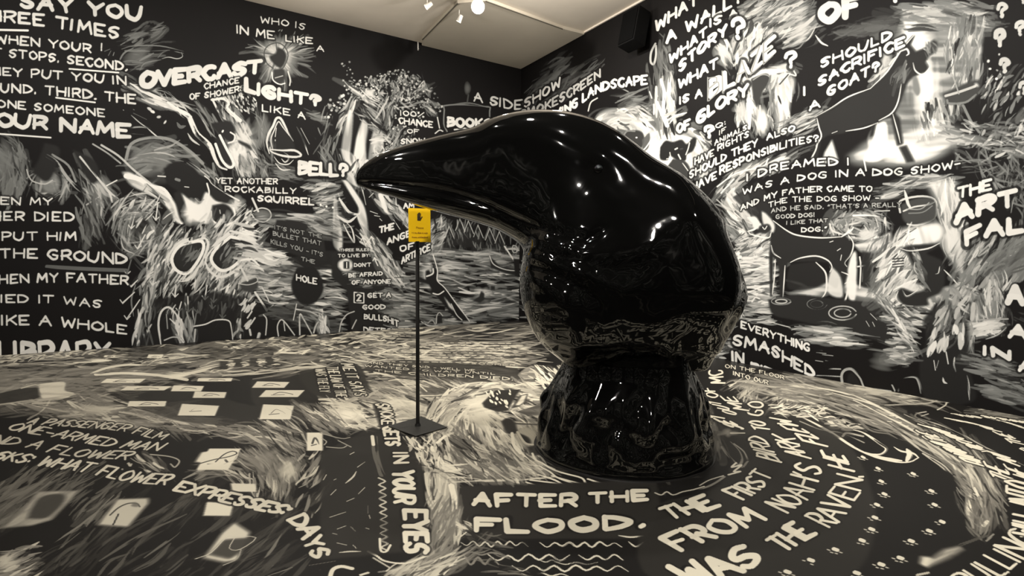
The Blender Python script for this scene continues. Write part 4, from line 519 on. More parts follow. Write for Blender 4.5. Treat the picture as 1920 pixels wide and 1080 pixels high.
# ---- lettering, left wall
def texts_left():
    L = LW
    tx(L, 'SAY YOU', '40,16 190,33 265,40', 30, .2); tx(L, 'THREE TIMES', '-50,37 80,50 223,76', (22, 27), .17); st(L, '-40,55 52,57', 4)
    tx(L, 'WHEN YOUR', '-8,81 80,89 170,100', (18, 18)); tx(L, '!', '190,96 192,96', 16); tx(L, 'HEART STOPS. SECOND,', '-85,98 90,116 238,134', (17, 19))
    st(L, '130,129 222,136', 3); tx(L, 'THEY PUT YOU IN', '-38,140 100,149 236,160', (17, 18)); tx(L, 'GROUND. THIRD, THE', '-62,172 80,178 254,196', (18, 20))
    st(L, '105,183 178,192', 3); tx(L, 'THE ONE SOMEONE', '-75,196 47,206 196,220', 16); tx(L, 'YOUR NAME', '-38,236 90,246 243,260', (30, 29), .2, slack=2.2)
    st(L, '-40,248 95,258', 3)
    tx(L, 'WHEN MY', '-48,383 98,386', 16); tx(L, 'FATHER DIED', '-88,414 138,416', 19); tx(L, 'WE PUT HIM', '-60,452 142,452', 18)
    tx(L, 'IN THE GROUND', '-50,485 67,486 237,497', (19, 23)); st(L, '88,500 160,504 236,507', 7, .35, .8, .3); tx(L, 'WHEN MY FATHER', '-26,534 120,530 240,535', (19, 19))
    tx(L, 'DIED IT WAS', '-22,568 100,570 190,579', 17); tx(L, 'LIKE A WHOLE', '-18,611 100,612 237,628', (21, 19)); tx(L, 'LIBRARY', '-2,690 33,688 205,680', (52, 40), .15)
    tx(L, 'WHO IS', '489,43 541,50 572,57', 13, .14); tx(L, 'IN ME', '444,63 514,75', 17, .14); tx(L, '"', '522,64 529,64', 9, c=.5); tx(L, 'LIKE', '536,78 586,83', 13); tx(L, 'A', '594,96 607,98', 12)
    tx(L, 'OVERCAST', '266,168 380,154 490,139', (36, 29), .24, slack=2); tx(L, 'CHANCE', '383,168 448,156', 12, .18); tx(L, 'OF SHOWERS', '356,188 402,182 458,170', (13, 12), .18)
    tx(L, 'LIGHT?', '461,173 500,185 560,196 600,201', (29, 23), .24, slack=2.4); tx(L, 'LIKE A', '492,209 545,218 572,225', 14, .17)
    tx(L, 'BELL?', '561,329 650,333', (29, 26), .2, slack=2); tx(L, 'YET ANOTHER', '405,344 430,345 520,346', 12, .17); tx(L, 'ROCKABILLY', '422,360 555,364', 12, .17); tx(L, 'SQUIRREL', '483,378 588,386', (13, 15), .18)
    for x, y in ((601, 384), (612, 387), (624, 389)): st(L, [(x, y)], 4)
    tx(L, "IT'S NOT THE", '515,430 603,447', 8, .14, c=.6); tx(L, 'BULLET THAT', '512,442 602,461', 9, .14, c=.6); tx(L, "KILLS YOU - IT'S", '508,457 605,482', 9, .14, c=.6); tx(L, 'THE', '565,489 590,495', 8, c=.6)
    tx(L, 'HOLE', '556,527 594,534', 13, .16)
    tx(L, 'THREE RULES', '638,472 692,471', 6, .2, c=.8); tx(L, 'TO LIVE BY:', '634,483 694,482', 7, .2); tx(L, "DON'T", '664,501 695,500', 8, .2); tx(L, 'BE AFRAID', '654,521 717,517', 9, .2); tx(L, 'OF ANYONE', '660,534 732,532', 9, .2)
    tx(L, 'GET A', '690,559 732,558', 10, .2); tx(L, 'GOOD', '680,581 722,580', 10, .2); tx(L, 'BULLSHIT', '683,599 720,603 747,614', (11, 13), .17); tx(L, 'DETECTOR', '682,624 765,630', 12, .18)
    tx(L, 'AM', '757,392 776,390', 11, .2); tx(L, 'THE', '712,438 738,431', 14, .2); tx(L, 'ANGEL', '726,460 780,440', 14, .18); tx(L, 'OF', '750,473 776,467', 13, .18); tx(L, 'ARTIFICE', '753,496 780,482 806,470', 14, .17)
    tx(L, '100%', '751,217 795,221', 11, .17); tx(L, 'CHANCE', '748,232 811,240', 13, .18); tx(L, 'OF', '764,250 785,251', 9, .2); tx(L, 'SNOW', '752,271 796,270', 12, .2)
    tx(L, 'BOOKS', '840,239 920,240', (21, 18), .2)
def texts_right():
    R = RW; B = [LW, RW]
    tx(B, 'A SIDESHOW', '889,190 932,200 972,206 1000,195 1050,163', 19, .15, c=.85); tx(B, 'SMOKESCREEN', '975,225 1018,210 1070,182 1125,146', 18, .16, c=.7); tx(R, 'AN EVOLVING LANDSCAPE', '950,255 1010,240 1080,202 1112,180 1150,167 1213,159', (18, 20), .18, c=.9)
    tx(R, 'WHAT IS', '1230,60 1290,20 1345,-14', 23, .18); tx(R, 'A WALL?', '1250,84 1300,55 1390,4', 24, .19); tx(R, 'WHAT', '1256,121 1325,68', 20, .19); tx(R, 'IS A', '1332,52 1383,32', 18, .2)
    tx(R, 'STORY', '1274,138 1310,105 1362,66', 23, .2); tx(R, '?', '1374,76 1394,74', 42, .15); tx(R, 'WHAT', '1273,168 1345,128', 21, .19); tx(R, 'IS A', '1275,197 1316,182', 17, .2)
    tx(R, 'BLAZE', '1332,186 1390,152 1452,101', (38, 36), .17, slack=2.5); tx(R, 'BLAZE', '1327,190 1387,157 1449,106', (44, 42), .04, c=.6, slack=2.5, halo=0)
    tx(R, 'OF', '1270,252 1293,243', 21, .2); tx(R, 'GLORY', '1308,236 1350,206 1402,180', 26, .21); tx(R, '?', '1322,262 1338,258', 26, .2); tx(R, 'Q:', '1342,242 1361,235', 10, .17); tx(R, 'IF', '1349,254 1361,247', 10, .17)
    tx(R, 'ANIMALS', '1340,274 1400,244', 11, .17); tx(R, 'HAVE', '1303,310 1338,293', 14, .17); tx(R, 'RIGHTS', '1346,284 1404,257', 13, .17); tx(R, 'SHOULD THEY', '1293,336 1357,303 1420,275', 16, .17); tx(R, 'ALSO', '1438,264 1490,246', 13, .2)
    tx(R, 'HAVE', '1298,360 1343,336', 16, .18); tx(R, 'RESPONSIBILITIES?', '1350,328 1420,297 1480,276 1534,266', (17, 14), .18)
    tx(R, '?', '1473,131 1493,128', 34, .17); tx(R, 'OF', '1540,50 1612,30', 46, .24); tx(R, 'THE', '1660,12 1790,-30', 40, .2)
    tx(R, 'SHOULD', '1540,129 1600,105 1671,74', 20, .19); tx(R, 'I', '1508,180 1512,178', 19, .2); tx(R, 'SACRIFICE', '1535,164 1600,130 1695,88', (20, 21), .2); tx(R, 'A', '1518,209 1537,203', 18, .2); tx(R, 'GOAT?', '1552,183 1600,158 1648,133', 20, .2)
    tx(R, 'I', '1401,340 1404,338', 15, .2); tx(R, 'DREAMED I', '1422,333 1460,321 1520,313 1592,311', 16, .17); tx(R, 'WAS A DOG IN A DOG SHOW-', '1393,366 1440,352 1516,338 1600,331 1668,330 1745,324 1800,313', (13, 16), .17)
    tx(R, 'AND MY FATHER CAME TO', '1389,396 1450,372 1520,361 1635,360', 12, .17); tx(R, 'THE THE DOG SHOW -', '1441,390 1480,380 1560,378 1648,376', 11, .16); tx(R, 'AND HE SAID, "THAT\'S A REALLY', '1446,400 1480,395 1560,392 1690,388', 9, .15, c=.7)
    st(R, '1640,396 1668,395', 2, .8); tx(R, 'GOOD DOG!', '1455,411 1527,407', 9, .16, c=.75); tx(R, 'I LIKE THAT', '1475,422 1552,417', 8, .16, c=.75); tx(R, 'DOG."', '1503,436 1550,434', 10, .18)
    tx(R, 'THE', '1797,374 1858,358', (24, 24), .2); tx(R, 'ART', '1793,423 1845,403 1905,388', (38, 36), .24); tx(R, 'FALLS', '1812,464 1850,448 1905,440 1990,420', 36, .24)
    tx(R, 'EVERYTHING', '1390,616 1440,633 1518,661', (15, 17), .17); tx(R, 'SMASHED', '1375,648 1435,662 1478,685 1526,711', (23, 23), .17); tx(R, 'IN', '1373,680 1394,684', 23, .17); tx(R, 'PIECES', '1409,702 1440,712 1500,742', 24, .17)
    tx(R, 'AR', '1890,572 1950,580', 40, .25); tx(R, 'A', '1893,636 1925,642', 32, .25); tx(R, 'IN', '1846,668 1893,677', 22, .3); tx(R, 'A', '1912,698 1935,704', 26, .25)
    for x, y, h in ((1871, 36, 30), (1867, 92, 36), (1876, 140, 30), (1905, 70, 30), (1910, 10, 24), (1912, 180, 26)): tx(R, '?', f'{x},{y} {x+16},{y-3}', h, .2, c=.75)
# ---- lettering, floor
def texts_floor():
    F = FL
    tx(F, 'AFTER', '888,950 940,953 1080,953', 30, .36, k=.8); tx(F, 'THE', '1106,947 1213,941', 26, .38, k=.8); tx(F, 'FLOOD,', '893,1001 1010,1003 1140,997 1206,992', 34, .38, k=.8)
    K = dict(k=.75, slack=2.2)
    for t, pa, w, up in (('THE', '1258,976 1290,968 1318,962 1352,950', .26, '-24,-26 -38,-24 -36,-24'), ('FIRST', '1396,938 1414,928 1433,914 1452,890', .14, '-43,-20 -40,-16 -38,-12'), ('BIRD', '1466,867 1450,844 1434,822', .1, '-48,-12 -38,-8'),
     ('TO', '1447,809 1434,791', .13, '-33,-5 -34,-3'), ('GO', '1432,780 1433,754', .13, '-32,-3 -32,-2'), ('FROM', '1282,1034 1325,1016 1368,1003 1439,976', .22, '-47,-28 -46,-26 -44,-26'), ("NOAH'S", '1478,962 1511,940 1531,915 1543,876', .115, '-45,-22 -52,-17 -54,-14 -52,-9'),
     ('ARK', '1522,860 1507,845 1491,822', .1, '-46,-9 -46,-9'), ('FLEW', '1552,837 1532,820 1508,806 1482,788', .1, '-49,-12 -42,-6'), ('WAS', '1300,1100 1345,1087 1395,1076 1436,1050', .24, '-52,-42 -56,-36 -50,-30'), ('THE', '1474,1036 1505,1019 1534,1003', .2, '-40,-26 -54,-26'),
     ('RAVEN.', '1556,990 1582,975 1597,948 1614,925 1621,893', .115, '-50,-25 -54,-20 -52,-14 -50,-12'), ('HE', '1603,885 1584,856', .13, '-52,-14 -48,-12'), ('SET', '1398,806 1377,794 1354,781', .12, '-36,-8 -34,-6'), ('OUT', '1386,779 1370,768 1348,754', .12, '-28,-5'), ('ME', '1405,770 1376,744', .12, '-30,-4'),
     ('MC', '1360,718 1354,694', .16, '-28,1'), ('OF', '1350,745 1336,726', .16, '-24,0')): tx(F, t, pa, 1, w, up=up, **K)
    tx(F, 'ON THE FLOOR', '1360,690 1420,700 1470,712', 8, .24, k=.6); tx(F, 'INTO OUR', '1375,704 1440,722', 9, .24, k=.6)
    # left side ring of words
    S1 = '1,.3'
    tx(F, 'A PASSENGER FILM', '45,796 150,802 220,808 300,826', 1, .17, up='22,-13 20,-13', c=.72, k=.6, slack=2); tx(F, 'ONE-ARMED MAN', '10,806 110,822 200,838 292,846', 1, .17, up='26,-14 24,-16', c=.75, k=.6, slack=2.2)
    tx(F, 'AND A FLOWER', '-50,826 50,840 130,856 234,862', 1, .17, up='26,-14 24,-16', c=.72, k=.6, slack=2.2); tx(F, 'ASKS: WHAT FLOWER', '-40,858 60,872 150,886 230,903 305,911', 1, .19, up='26,-16 26,-20 26,-22', c=.78, k=.6, slack=2.2)
    tx(F, 'EXPRESSES: DAYS', '324,921 375,932 420,944 480,957 520,966 545,985 562,1005 572,1030 588,1050', 1, .24, up='22,-20 24,-20 26,-20 34,-16 40,-14 34,-14', c=.82, k=.7, slack=1.8)
    # words that read downwards
    tx(F, 'SMOKE', '703,757 712,775 714,796', 1, .16, up='26,0', c=.9, k=.6, slack=2); tx(F, 'GETS', '716,800 722,835', 1, .2, up='30,0', k=.7, slack=2); tx(F, 'IN', '735,849 738,868', 1, .2, up='30,0', k=.7); tx(F, 'YOUR', '735,882 737,942', 1, .2, up='44,2', k=.8, slack=2); tx(F, 'EYES', '752,957 755,1036', 1, .22, up='52,0', k=.85, slack=2)
    tx(F, 'WAS THE FLY', '590,692 600,735', 1, .12, up='20,0', c=.8, k=.6); tx(F, 'THE LAW OF THE', '612,688 630,744', 1, .12, up='22,0', c=.85, k=.6); tx(F, 'ME IT SAYS', '638,682 665,742', 1, .12, up='24,0', c=.85, k=.6)
    tx(F, 'AND THEY SAID - WELL WE', '690,682 790,690 890,697', 5, .35, k=.5); tx(F, 'SOONER', '884,683 966,687', 4, .35, k=.5); tx(F, 'WANTED TO WAIT UNTIL', '684,688 800,697 928,703', 5, .35, k=.5); tx(F, 'THE CHILDREN DIED.', '704,697 800,705 870,708 962,714', (5, 7), .35, k=.5)
    # right side ring
    for t, pa, w, up in (('FUTURE', '1864,879 1819,853 1776,831', .08, '-54,-15 -50,-14'), ('THE', '1780,832 1752,815', .09, '-36,-9'), ('THE FUTURE', '1866,852 1824,831 1781,812 1752,802', .085, '-46,-13 -34,-8'), ('THE', '1908,910 1888,880', .1, '-48,-18 -46,-16'),
     ('WE ARE', '1945,905 1900,862 1880,858', .085, '-46,-16 -40,-12'), ('SO THE FUTURE', '1960,860 1900,820 1850,800 1795,789', .1, '-34,-8 -26,-6'), ('SOUGHT OUT', '1950,812 1880,790 1800,780', .12, '-22,-6 -18,-5'), ('QUOTE US', '1935,795 1850,783', .2, '-14,-5'),
     ('PULLING', '1835,1114 1870,1090 1895,1070 1925,1046 1955,1012', .11, '-52,-34 -54,-28 -60,-26'), ('WILL', '1962,1012 1960,968', .11, '-64,-14'), ('INTO', '1955,955 1945,912', .11, '-64,-16')): tx(F, t, pa, 1, w, up=up, k=.7, slack=2.2)
    for j in range(9):
        y = 642+j*4.6; x0 = 800-j*10; x1 = 960-j*2
        for x in np.arange(x0, x1, 15.): st(F, [(x, y+.012*(x-800)), (x+rng.uniform(5, 11), y+.3+.012*(x-800))], 2.4, rng.uniform(.7, .95), .9, k=.5)
    for j, (x, y) in enumerate(((712, 616), (712, 624), (690, 630))):
        for q in range(7): st(F, [(x+q*12, y), (x+q*12+8, y+.3)], 2.2, .8, k=.5)
    for x, y in ((505, 676), (446, 680), (476, 678), (420, 684)): fill(F, [(x-8, y-7), (x+8, y-7), (x+8, y+8), (x-8, y+8)], .05, .9); hat(F, [(x+8, y-6), (x+20, y-6), (x+20, y+8), (x+8, y+8)], 6, 0, 10, 2.4, (.7, .95), (.8, 1), 0)
art_left(); art_right(); art_floor(); texts_left(); texts_right(); texts_floor()
# ---------------------------------------------------------------- materials
def mat(name, col=(.5, .5, .5), rough=.5, metal=0, spec=.5, coat=0):
    m = bpy.data.materials.new(name); m.use_nodes = True; b = m.node_tree.nodes['Principled BSDF']
    b.inputs['Base Color'].default_value = (*col, 1); b.inputs['Roughness'].default_value = rough; b.inputs['Metallic'].default_value = metal
    b.inputs['Specular IOR Level'].default_value = spec; b.inputs['Coat Weight'].default_value = coat
    return m
def noisy(m, scale, amt, bump=0, dist=.01, stretch=(1, 1, 1)):
    """procedural variation of colour and fine relief"""
    n = m.node_tree; b = n.nodes['Principled BSDF']; tc = n.nodes.new('ShaderNodeTexCoord'); mp = n.nodes.new('ShaderNodeMapping'); nz = n.nodes.new('ShaderNodeTexNoise')
    mp.inputs['Scale'].default_value = stretch; nz.inputs['Scale'].default_value = scale; nz.inputs['Detail'].default_value = 5
    n.links.new(tc.outputs['Object'], mp.inputs[0]); n.links.new(mp.outputs[0], nz.inputs[0])
    c = b.inputs['Base Color'].default_value[:3]; r = n.nodes.new('ShaderNodeValToRGB'); e = r.color_ramp.elements
    e[0].position, e[1].position = .3, .7; e[0].color = (*[q*(1-amt) for q in c], 1); e[1].color = (*[min(1, q*(1+amt)) for q in c], 1)
    n.links.new(nz.outputs[0], r.inputs[0]); n.links.new(r.outputs[0], b.inputs['Base Color'])
    if bump:
        bp = n.nodes.new('ShaderNodeBump'); bp.inputs['Strength'].default_value = bump; bp.inputs['Distance'].default_value = dist
        n.links.new(nz.outputs[0], bp.inputs['Height']); n.links.new(bp.outputs[0], b.inputs['Normal'])
    return m
def paint_mat(name, arr, dark, mid, white, rough, bump=.15):
    """chalky black ground with the brush painting on top; arr = paint coverage over the whole surface"""
    ny, nx = arr.shape; im = bpy.data.images.new(name+'_paint', nx, ny, alpha=False, float_buffer=False); im.colorspace_settings.name = 'Non-Color'
    px = np.ones((ny*nx, 4), np.float32); px[:, :3] = np.clip(arr, 0, 1).reshape(-1, 1); im.pixels.foreach_set(px.ravel()); im.update(); im.pack()
    m = mat(name, dark, rough, spec=.1); n = m.node_tree; b = n.nodes['Principled BSDF']; t = n.nodes.new('ShaderNodeTexImage'); t.image = im; t.extension = 'EXTEND'
    r = n.nodes.new('ShaderNodeValToRGB'); e = r.color_ramp.elements; e[0].color = (*dark, 1); e[1].color = (*white, 1); e[1].position = .95; k = e.new(.5); k.color = (*mid, 1)
    n.links.new(t.outputs[0], r.inputs[0])
    tc = n.nodes.new('ShaderNodeTexCoord'); nz = n.nodes.new('ShaderNodeTexNoise'); nz.inputs['Scale'].default_value = 1.3; nz.inputs['Detail'].default_value = 6
    n.links.new(tc.outputs['Object'], nz.inputs[0]); mx = n.nodes.new('ShaderNodeMix'); mx.data_type = 'RGBA'; mx.blend_type = 'MULTIPLY'; mx.inputs[0].default_value = .25
    n.links.new(r.outputs[0], mx.inputs[6]); n.links.new(nz.outputs[0], mx.inputs[7]); n.links.new(mx.outputs[2], b.inputs['Base Color'])
    bp = n.nodes.new('ShaderNodeBump'); bp.inputs['Strength'].default_value = bump; bp.inputs['Distance'].default_value = .002; n.links.new(t.outputs[0], bp.inputs['Height']); n.links.new(bp.outputs[0], b.inputs['Normal'])
    return m
def mesh_obj(name, verts, faces, m, parent=None, smooth=False, uvs=None):
    me = bpy.data.meshes.new(name); me.from_pydata([tuple(v) for v in verts], [], faces); me.materials.append(m)
    if smooth: me.polygons.foreach_set('use_smooth', [True]*len(me.polygons))
    if uvs is not None:
        u = me.uv_layers.new(name='UVMap')
        for lp in me.loops: u.data[lp.index].uv = uvs[lp.vertex_index]
    o = bpy.data.objects.new(name, me); C.objects.link(o)
    if parent: o.parent = parent
    return o
def bm_obj(name, bm, m, parent=None, smooth=False, bevel=0):
    if bevel: bmesh.ops.bevel(bm, geom=[e for e in bm.edges if e.calc_face_angle(0) > .6], offset=bevel, segments=2, affect='EDGES', profile=.6)
    me = bpy.data.meshes.new(name); bm.to_mesh(me); bm.free(); me.materials.append(m)
    if smooth: me.polygons.foreach_set('use_smooth', [True]*len(me.polygons))
    o = bpy.data.objects.new(name, me); C.objects.link(o)
    if parent: o.parent = parent
    return o
def box(bm, c, s, M=None):
    r = bmesh.ops.create_cube(bm, size=1, matrix=(M or Matrix()) @ Matrix.Translation(c) @ Matrix.Diagonal((*s, 1))); return r
def cyl(bm, p, q, r, r2=None, n=20, cap=True):
    p, q = Vector(p), Vector(q); d = q-p
    return bmesh.ops.create_cone(bm, cap_ends=cap, segments=n, radius1=r, radius2=r if r2 is None else r2, depth=d.length, matrix=Matrix.Translation((p+q)/2) @ d.to_track_quat('Z', 'Y').to_matrix().to_4x4())
def empty(name, loc, label, cat, group=None):
    o = bpy.data.objects.new(name, None); C.objects.link(o); o.location = loc; o['label'] = label; o['category'] = cat; o.empty_display_size = .1
    if group: o['group'] = group
    return o
def struct(o): o['kind'] = 'structure'; return o
# ---------------------------------------------------------------- room shell
BLK, MID, WHT = (.008, .0072, .007), (.20, .205, .195), (.82, .80, .75)
m_left = paint_mat('mural_left', LW.A, BLK, MID, WHT, .6); m_right = paint_mat('mural_right', RW.A, BLK, MID, WHT, .6)
m_floor = paint_mat('mural_floor', FL.A, (.012, .011, .010), (.22, .205, .17), (.82, .76, .60), .42)
X0, X1, Y0, Y1, H = ROOM_X0, ROOM_X1, ROOM_Y0, ROOM_Y1, ROOM_H
def slab(name, a, b, c, d, back, m):
    """wall or floor slab: inner face a b c d (uv 0..1) and a body of 12 cm behind it"""
    v = [Vector(p) for p in (a, b, c, d)]; k = Vector(back)*.12; v += [p+k for p in v]
    f = [(0, 1, 2, 3), (7, 6, 5, 4), (0, 4, 5, 1), (1, 5, 6, 2), (2, 6, 7, 3), (3, 7, 4, 0)]
    return struct(mesh_obj(name, v, f, m, uvs=[(0, 0), (1, 0), (1, 1), (0, 1)]*2))
slab('wall_left', (X0, Y1, 0), (X1, Y1, 0), (X1, Y1, H), (X0, Y1, H), (0, 1, 0), m_left)
slab('wall_right', (X1, Y0, 0), (X1, Y1, 0), (X1, Y1, H), (X1, Y0, H), (1, 0, 0), m_right)
slab('floor', (X0, Y0, 0), (X1, Y0, 0), (X1, Y1, 0), (X0, Y1, 0), (0, 0, -1), m_floor)
# the two walls behind the camera carry the same brush painting, only coarser
B1 = np.zeros((260, 600), np.float32)
class Flat:
    k = 1.
    def __init__(s, A): s.A = A; s.ny, s.nx = A.shape; s.PX = np.arange(s.nx, dtype=np.float32)[None].repeat(s.ny, 0); s.PY = np.arange(s.ny, dtype=np.float32)[:, None].repeat(s.nx, 1)
    def box(s, x0, y0, x1, y1):
        r = (max(0, int(x0)), min(s.nx, int(x1)+2), max(0, int(y0)), min(s.ny, int(y1)+2)); return None if r[0] >= r[1] or r[2] >= r[3] else r
BS = Flat(B1)
for cx in (80, 220, 360, 500): hat(BS, [(cx-60, 20), (cx+60, 10), (cx+50, 230), (cx-60, 220)], 150, ('c', cx, 120, 1.1), (14, 40), 3.5, (.4, 1), (.5, 1), .35)
m_back = paint_mat('mural_back', B1, BLK, MID, WHT, .6)
slab('wall_back', (X1, Y0, 0), (X0, Y0, 0), (X0, Y0, H), (X1, Y0, H), (0, -1, 0), m_back)
slab('wall_side', (X0, Y0, 0), (X0, Y1, 0), (X0, Y1, H), (X0, Y0, H), (-1, 0, 0), m_back)
m_ceil = noisy(mat('ceiling_paint', (.80, .72, .61), .85), 1.2, .05)
m_ceil2 = noisy(mat('ceiling_panel_paint', (.62, .56, .46), .85), 1.2, .05)
m_joint = mat('joint_brown', (.13, .115, .09), .9)
m_ceil_dark = noisy(mat('ceiling_black_paint', (.02, .019, .018), .9, spec=.1), 2, .2)
slab('ceiling', (X0, 4.3, H), (X0, Y1, H), (X1, Y1, H), (X1, 4.3, H), (0, 0, 1), m_ceil)
slab('ceiling.001', (X0, Y0, H+.02), (X0, 4.3, H+.02), (X1, 4.3, H+.02), (X1, Y0, H+.02), (0, 0, 1), m_ceil_dark)
def on_z(x, y, z): d = ray(x, y); t = (z-CAM_H)/d[2]; return Vector(CO+d*t)
# lowered soffit panel in the corner with a fine dark joint round it
zc = H-.05
pp = [on_z(*q, zc) for q in ((792, 74), (858, 6), (911, 1.5), (1055, 54))]; pp += [Vector((X1-.02, on_z(1088, 62, zc).y, zc)), Vector((X1-.02, Y1-.02, zc)), Vector((on_z(792, 84, zc).x, Y1-.02, zc))]
def prism(name, pts, h, m, parent=None):
    n = len(pts); v = list(pts)+[p+Vector((0, 0, h)) for p in pts]; f = [tuple(range(n))[::-1], tuple(range(n, 2*n))]+[(i, (i+1) % n, (i+1) % n+n, i+n) for i in range(n)]
    return mesh_obj(name, v, f, m, parent)
pan = struct(prism('ceiling_panel', pp, .05, m_ceil2))
for i in range(3):
    if i == 1: continue
    a, b = pp[i], pp[i+1]; d = (b-a).normalized(); s = Vector((-d.y, d.x, 0))*.008
    struct(prism('trim_%d' % (i+1), [a-s, b-s, b+s, a+s], -.012, m_joint))
# thin white edging where the right wall meets the ceiling
bm = bmesh.new(); box(bm, ((X1-.014), 3.6, H-.014), (.028, 8.2, .028)); struct(bm_obj('trim_4', bm, m_ceil, bevel=.004))
# ---------------------------------------------------------------- raven sculpture
m_gloss = mat('black_gloss_lacquer', (.003, .003, .0028), .045, spec=.7, coat=0)
m_gloss.node_tree.nodes['Principled BSDF'].inputs['Coat Roughness'].default_value = .03
def lacquer_relief(m, scale, strength, dist):
    n = m.node_tree; b = n.nodes['Principled BSDF']; tc = n.nodes.new('ShaderNodeTexCoord'); nz = n.nodes.new('ShaderNodeTexNoise'); nz.inputs['Scale'].default_value = scale; nz.inputs['Detail'].default_value = 2
    bp = n.nodes.new('ShaderNodeBump'); bp.inputs['Strength'].default_value = strength; bp.inputs['Distance'].default_value = dist
    n.links.new(tc.outputs['Object'], nz.inputs[0]); n.links.new(nz.outputs[0], bp.inputs['Height']); n.links.new(bp.outputs[0], b.inputs['Normal']); n.links.new(bp.outputs[0], b.inputs['Coat Normal'])
lacquer_relief(m_gloss, 4, .14, .03)
gp = on_z(1206, 903, 0); Df = float(np.dot(np.array(gp)-CO, CF)); RB = .0; DC = Df
for _ in range(30): RB = 160*DC/F_PX; DC = Df+RB*.98
fw = np.array([CF[0], CF[1], 0]); fw /= np.linalg.norm(fw)
SC = np.array(gp)+fw*RB; SC[2] = 0                       # base centre on the floor
D0 = float(np.dot(SC+np.array([0, 0, 1.2])-CO, CF))
def at(x, y, dz=0.): return CO+ray(x, y)*(D0+dz)
raven = empty('raven_sculpture', (SC[0], SC[1], 0), 'giant glossy black raven bust on a round pedestal in the middle of the painted floor', 'sculpture')
rings = [  # lower x,y  upper x,y  half depth (m)
 (668, 339, 668, 333, .006), (670, 346, 672, 322, .03), (680, 351, 686, 308, .06), (704, 359, 712, 292, .10), (742, 370, 748, 279, .14), (788, 387, 798, 265, .18), (832, 400, 845, 254, .215), (880, 413, 886, 245, .25), (925, 427, 922, 229, .29), (952, 441, 960, 219, .33),
 (972, 455, 1005, 215, .37), (981, 467, 1055, 219, .41), (983, 476, 1099, 231, .44), (981, 485, 1138, 250, .47), (978, 497, 1173, 277, .50), (976, 508, 1214, 311, .53), (975, 522, 1265, 342, .56), (975, 538, 1305, 377, .59), (977, 556, 1332, 415, .61),
 (981, 576, 1348, 455, .62), (989, 598, 1366, 507, .61), (1000, 620, 1375, 552, .57), (1016, 642, 1363, 594, .49), (1038, 662, 1350, 628, .38), (1062, 680, 1334, 660, .28), (1084, 688, 1320, 686, .22), (1100, 676, 1300, 680, .18)]
R_ = np.array(rings, float)
def dense(a, n): return crom(a, n)
Rd = dense(R_, 5); NS = len(Rd); NT_ = 96
GAPE = crom(P('672,344 740,352 820,362 900,386 970,420 1030,446 1062,457 1088,458'), 6)
def dist_line(x, y, L):
    a, b = L[:-1], L[1:]; d = b-a; t = np.clip(((x[..., None]-a[:, 0])*d[:, 0]+(y[..., None]-a[:, 1])*d[:, 1])/((d**2).sum(1)+1e-9), 0, 1)
    return np.sqrt((x[..., None]-a[:, 0]-t*d[:, 0])**2+(y[..., None]-a[:, 1]-t*d[:, 1])**2).min(-1)
V = []; FX = []; 
th = np.linspace(0, 2*np.pi, NT_, endpoint=False)
for r in Rd:
    lo, up = at(r[0], r[1]), at(r[2], r[3]); M = (lo+up)/2; a = (up-lo)/2
    ct, s_ = np.cos(th), np.sin(th); e = .64
    ca = np.sign(ct)*np.abs(ct)**e; sa = np.sign(s_)*np.abs(s_)**e
    V.append(M[None]+ca[:, None]*a[None]-sa[:, None]*fw[None]*r[4]); pc = np.stack([(r[0]+r[2])/2+ca*(r[2]-r[0])/2, (r[1]+r[3])/2+ca*(r[3]-r[1])/2], 1); FX.append(pc)
V = np.array(V); FX = np.array(FX)
Nn = np.cross(np.roll(V, -1, 1)-np.roll(V, 1, 1), np.gradient(V, axis=0)); Nn /= np.linalg.norm(Nn, axis=2, keepdims=True)+1e-9
if ((V-V.mean((0, 1)))*Nn).sum() < 0: Nn = -Nn
side = np.abs(np.sin(th))[None].repeat(NS, 0); X, Y = FX[..., 0], FX[..., 1]
disp = -.030*np.exp(-(dist_line(X, Y, GAPE)/6)**2)*side**.5
disp += .018*np.exp(-(dist_line(X, Y, crom(P('690,356 780,378 880,402 970,440 1050,470'), 4))/11)**2)*side      # lower mandible lip
disp += .010*np.exp(-(dist_line(X, Y, crom(P('930,262 1000,268 1060,300 1105,318'), 5))/22)**2)*side            # brow
disp -= .012*np.exp(-(((X-1096)/26)**2+((Y-342)/20)**2))*side                                                     # eye hollow
for L_, w_, d_ in (('990,478 1040,500 1100,520 1150,545 1190,590 1220,640', 12, .030), ('985,510 1030,540 1060,600 1070,650', 12, .022), ('1050,468 1110,480 1170,478', 12, .022), ('1000,500 1060,520 1110,570 1140,640', 11, -.02), ('1330,440 1352,490 1350,540 1330,600', 16, -.035), ('1120,500 1180,560 1220,600', 12, -.02), ('1180,260 1230,330 1240,420', 30, .02), ('1090,380 1130,430 1180,460', 16, .012), ('1040,620 1150,626 1260,640 1340,650', 9, .018), ('1000,575 1060,580 1100,610', 10, -.014)):
    disp += d_*np.exp(-(dist_line(X, Y, crom(P(L_), 5))/w_)**2)*side**.6
nzv = noise(X/26+40, Y/40+20)-.5; wt = np.clip((Y-455)/60, 0, 1)*np.clip((700-Y)/40, 0, 1); disp += .020*nzv*wt*side**.4
tipw = np.clip(np.arange(NS)/12, 0, 1)[:, None]; V = V+Nn*(disp*tipw)[..., None]
def loft(V, closed_ends=True):
    ns, nt = V.shape[:2]; vs = V.reshape(-1, 3).tolist(); f = []
    for i in range(ns-1):
        for j in range(nt): k = (j+1) % nt; f.append((i*nt+j, i*nt+k, (i+1)*nt+k, (i+1)*nt+j))
    if closed_ends: f.append(tuple(range(nt))[::-1]); f.append(tuple((ns-1)*nt+j for j in range(nt)))
    return vs, f
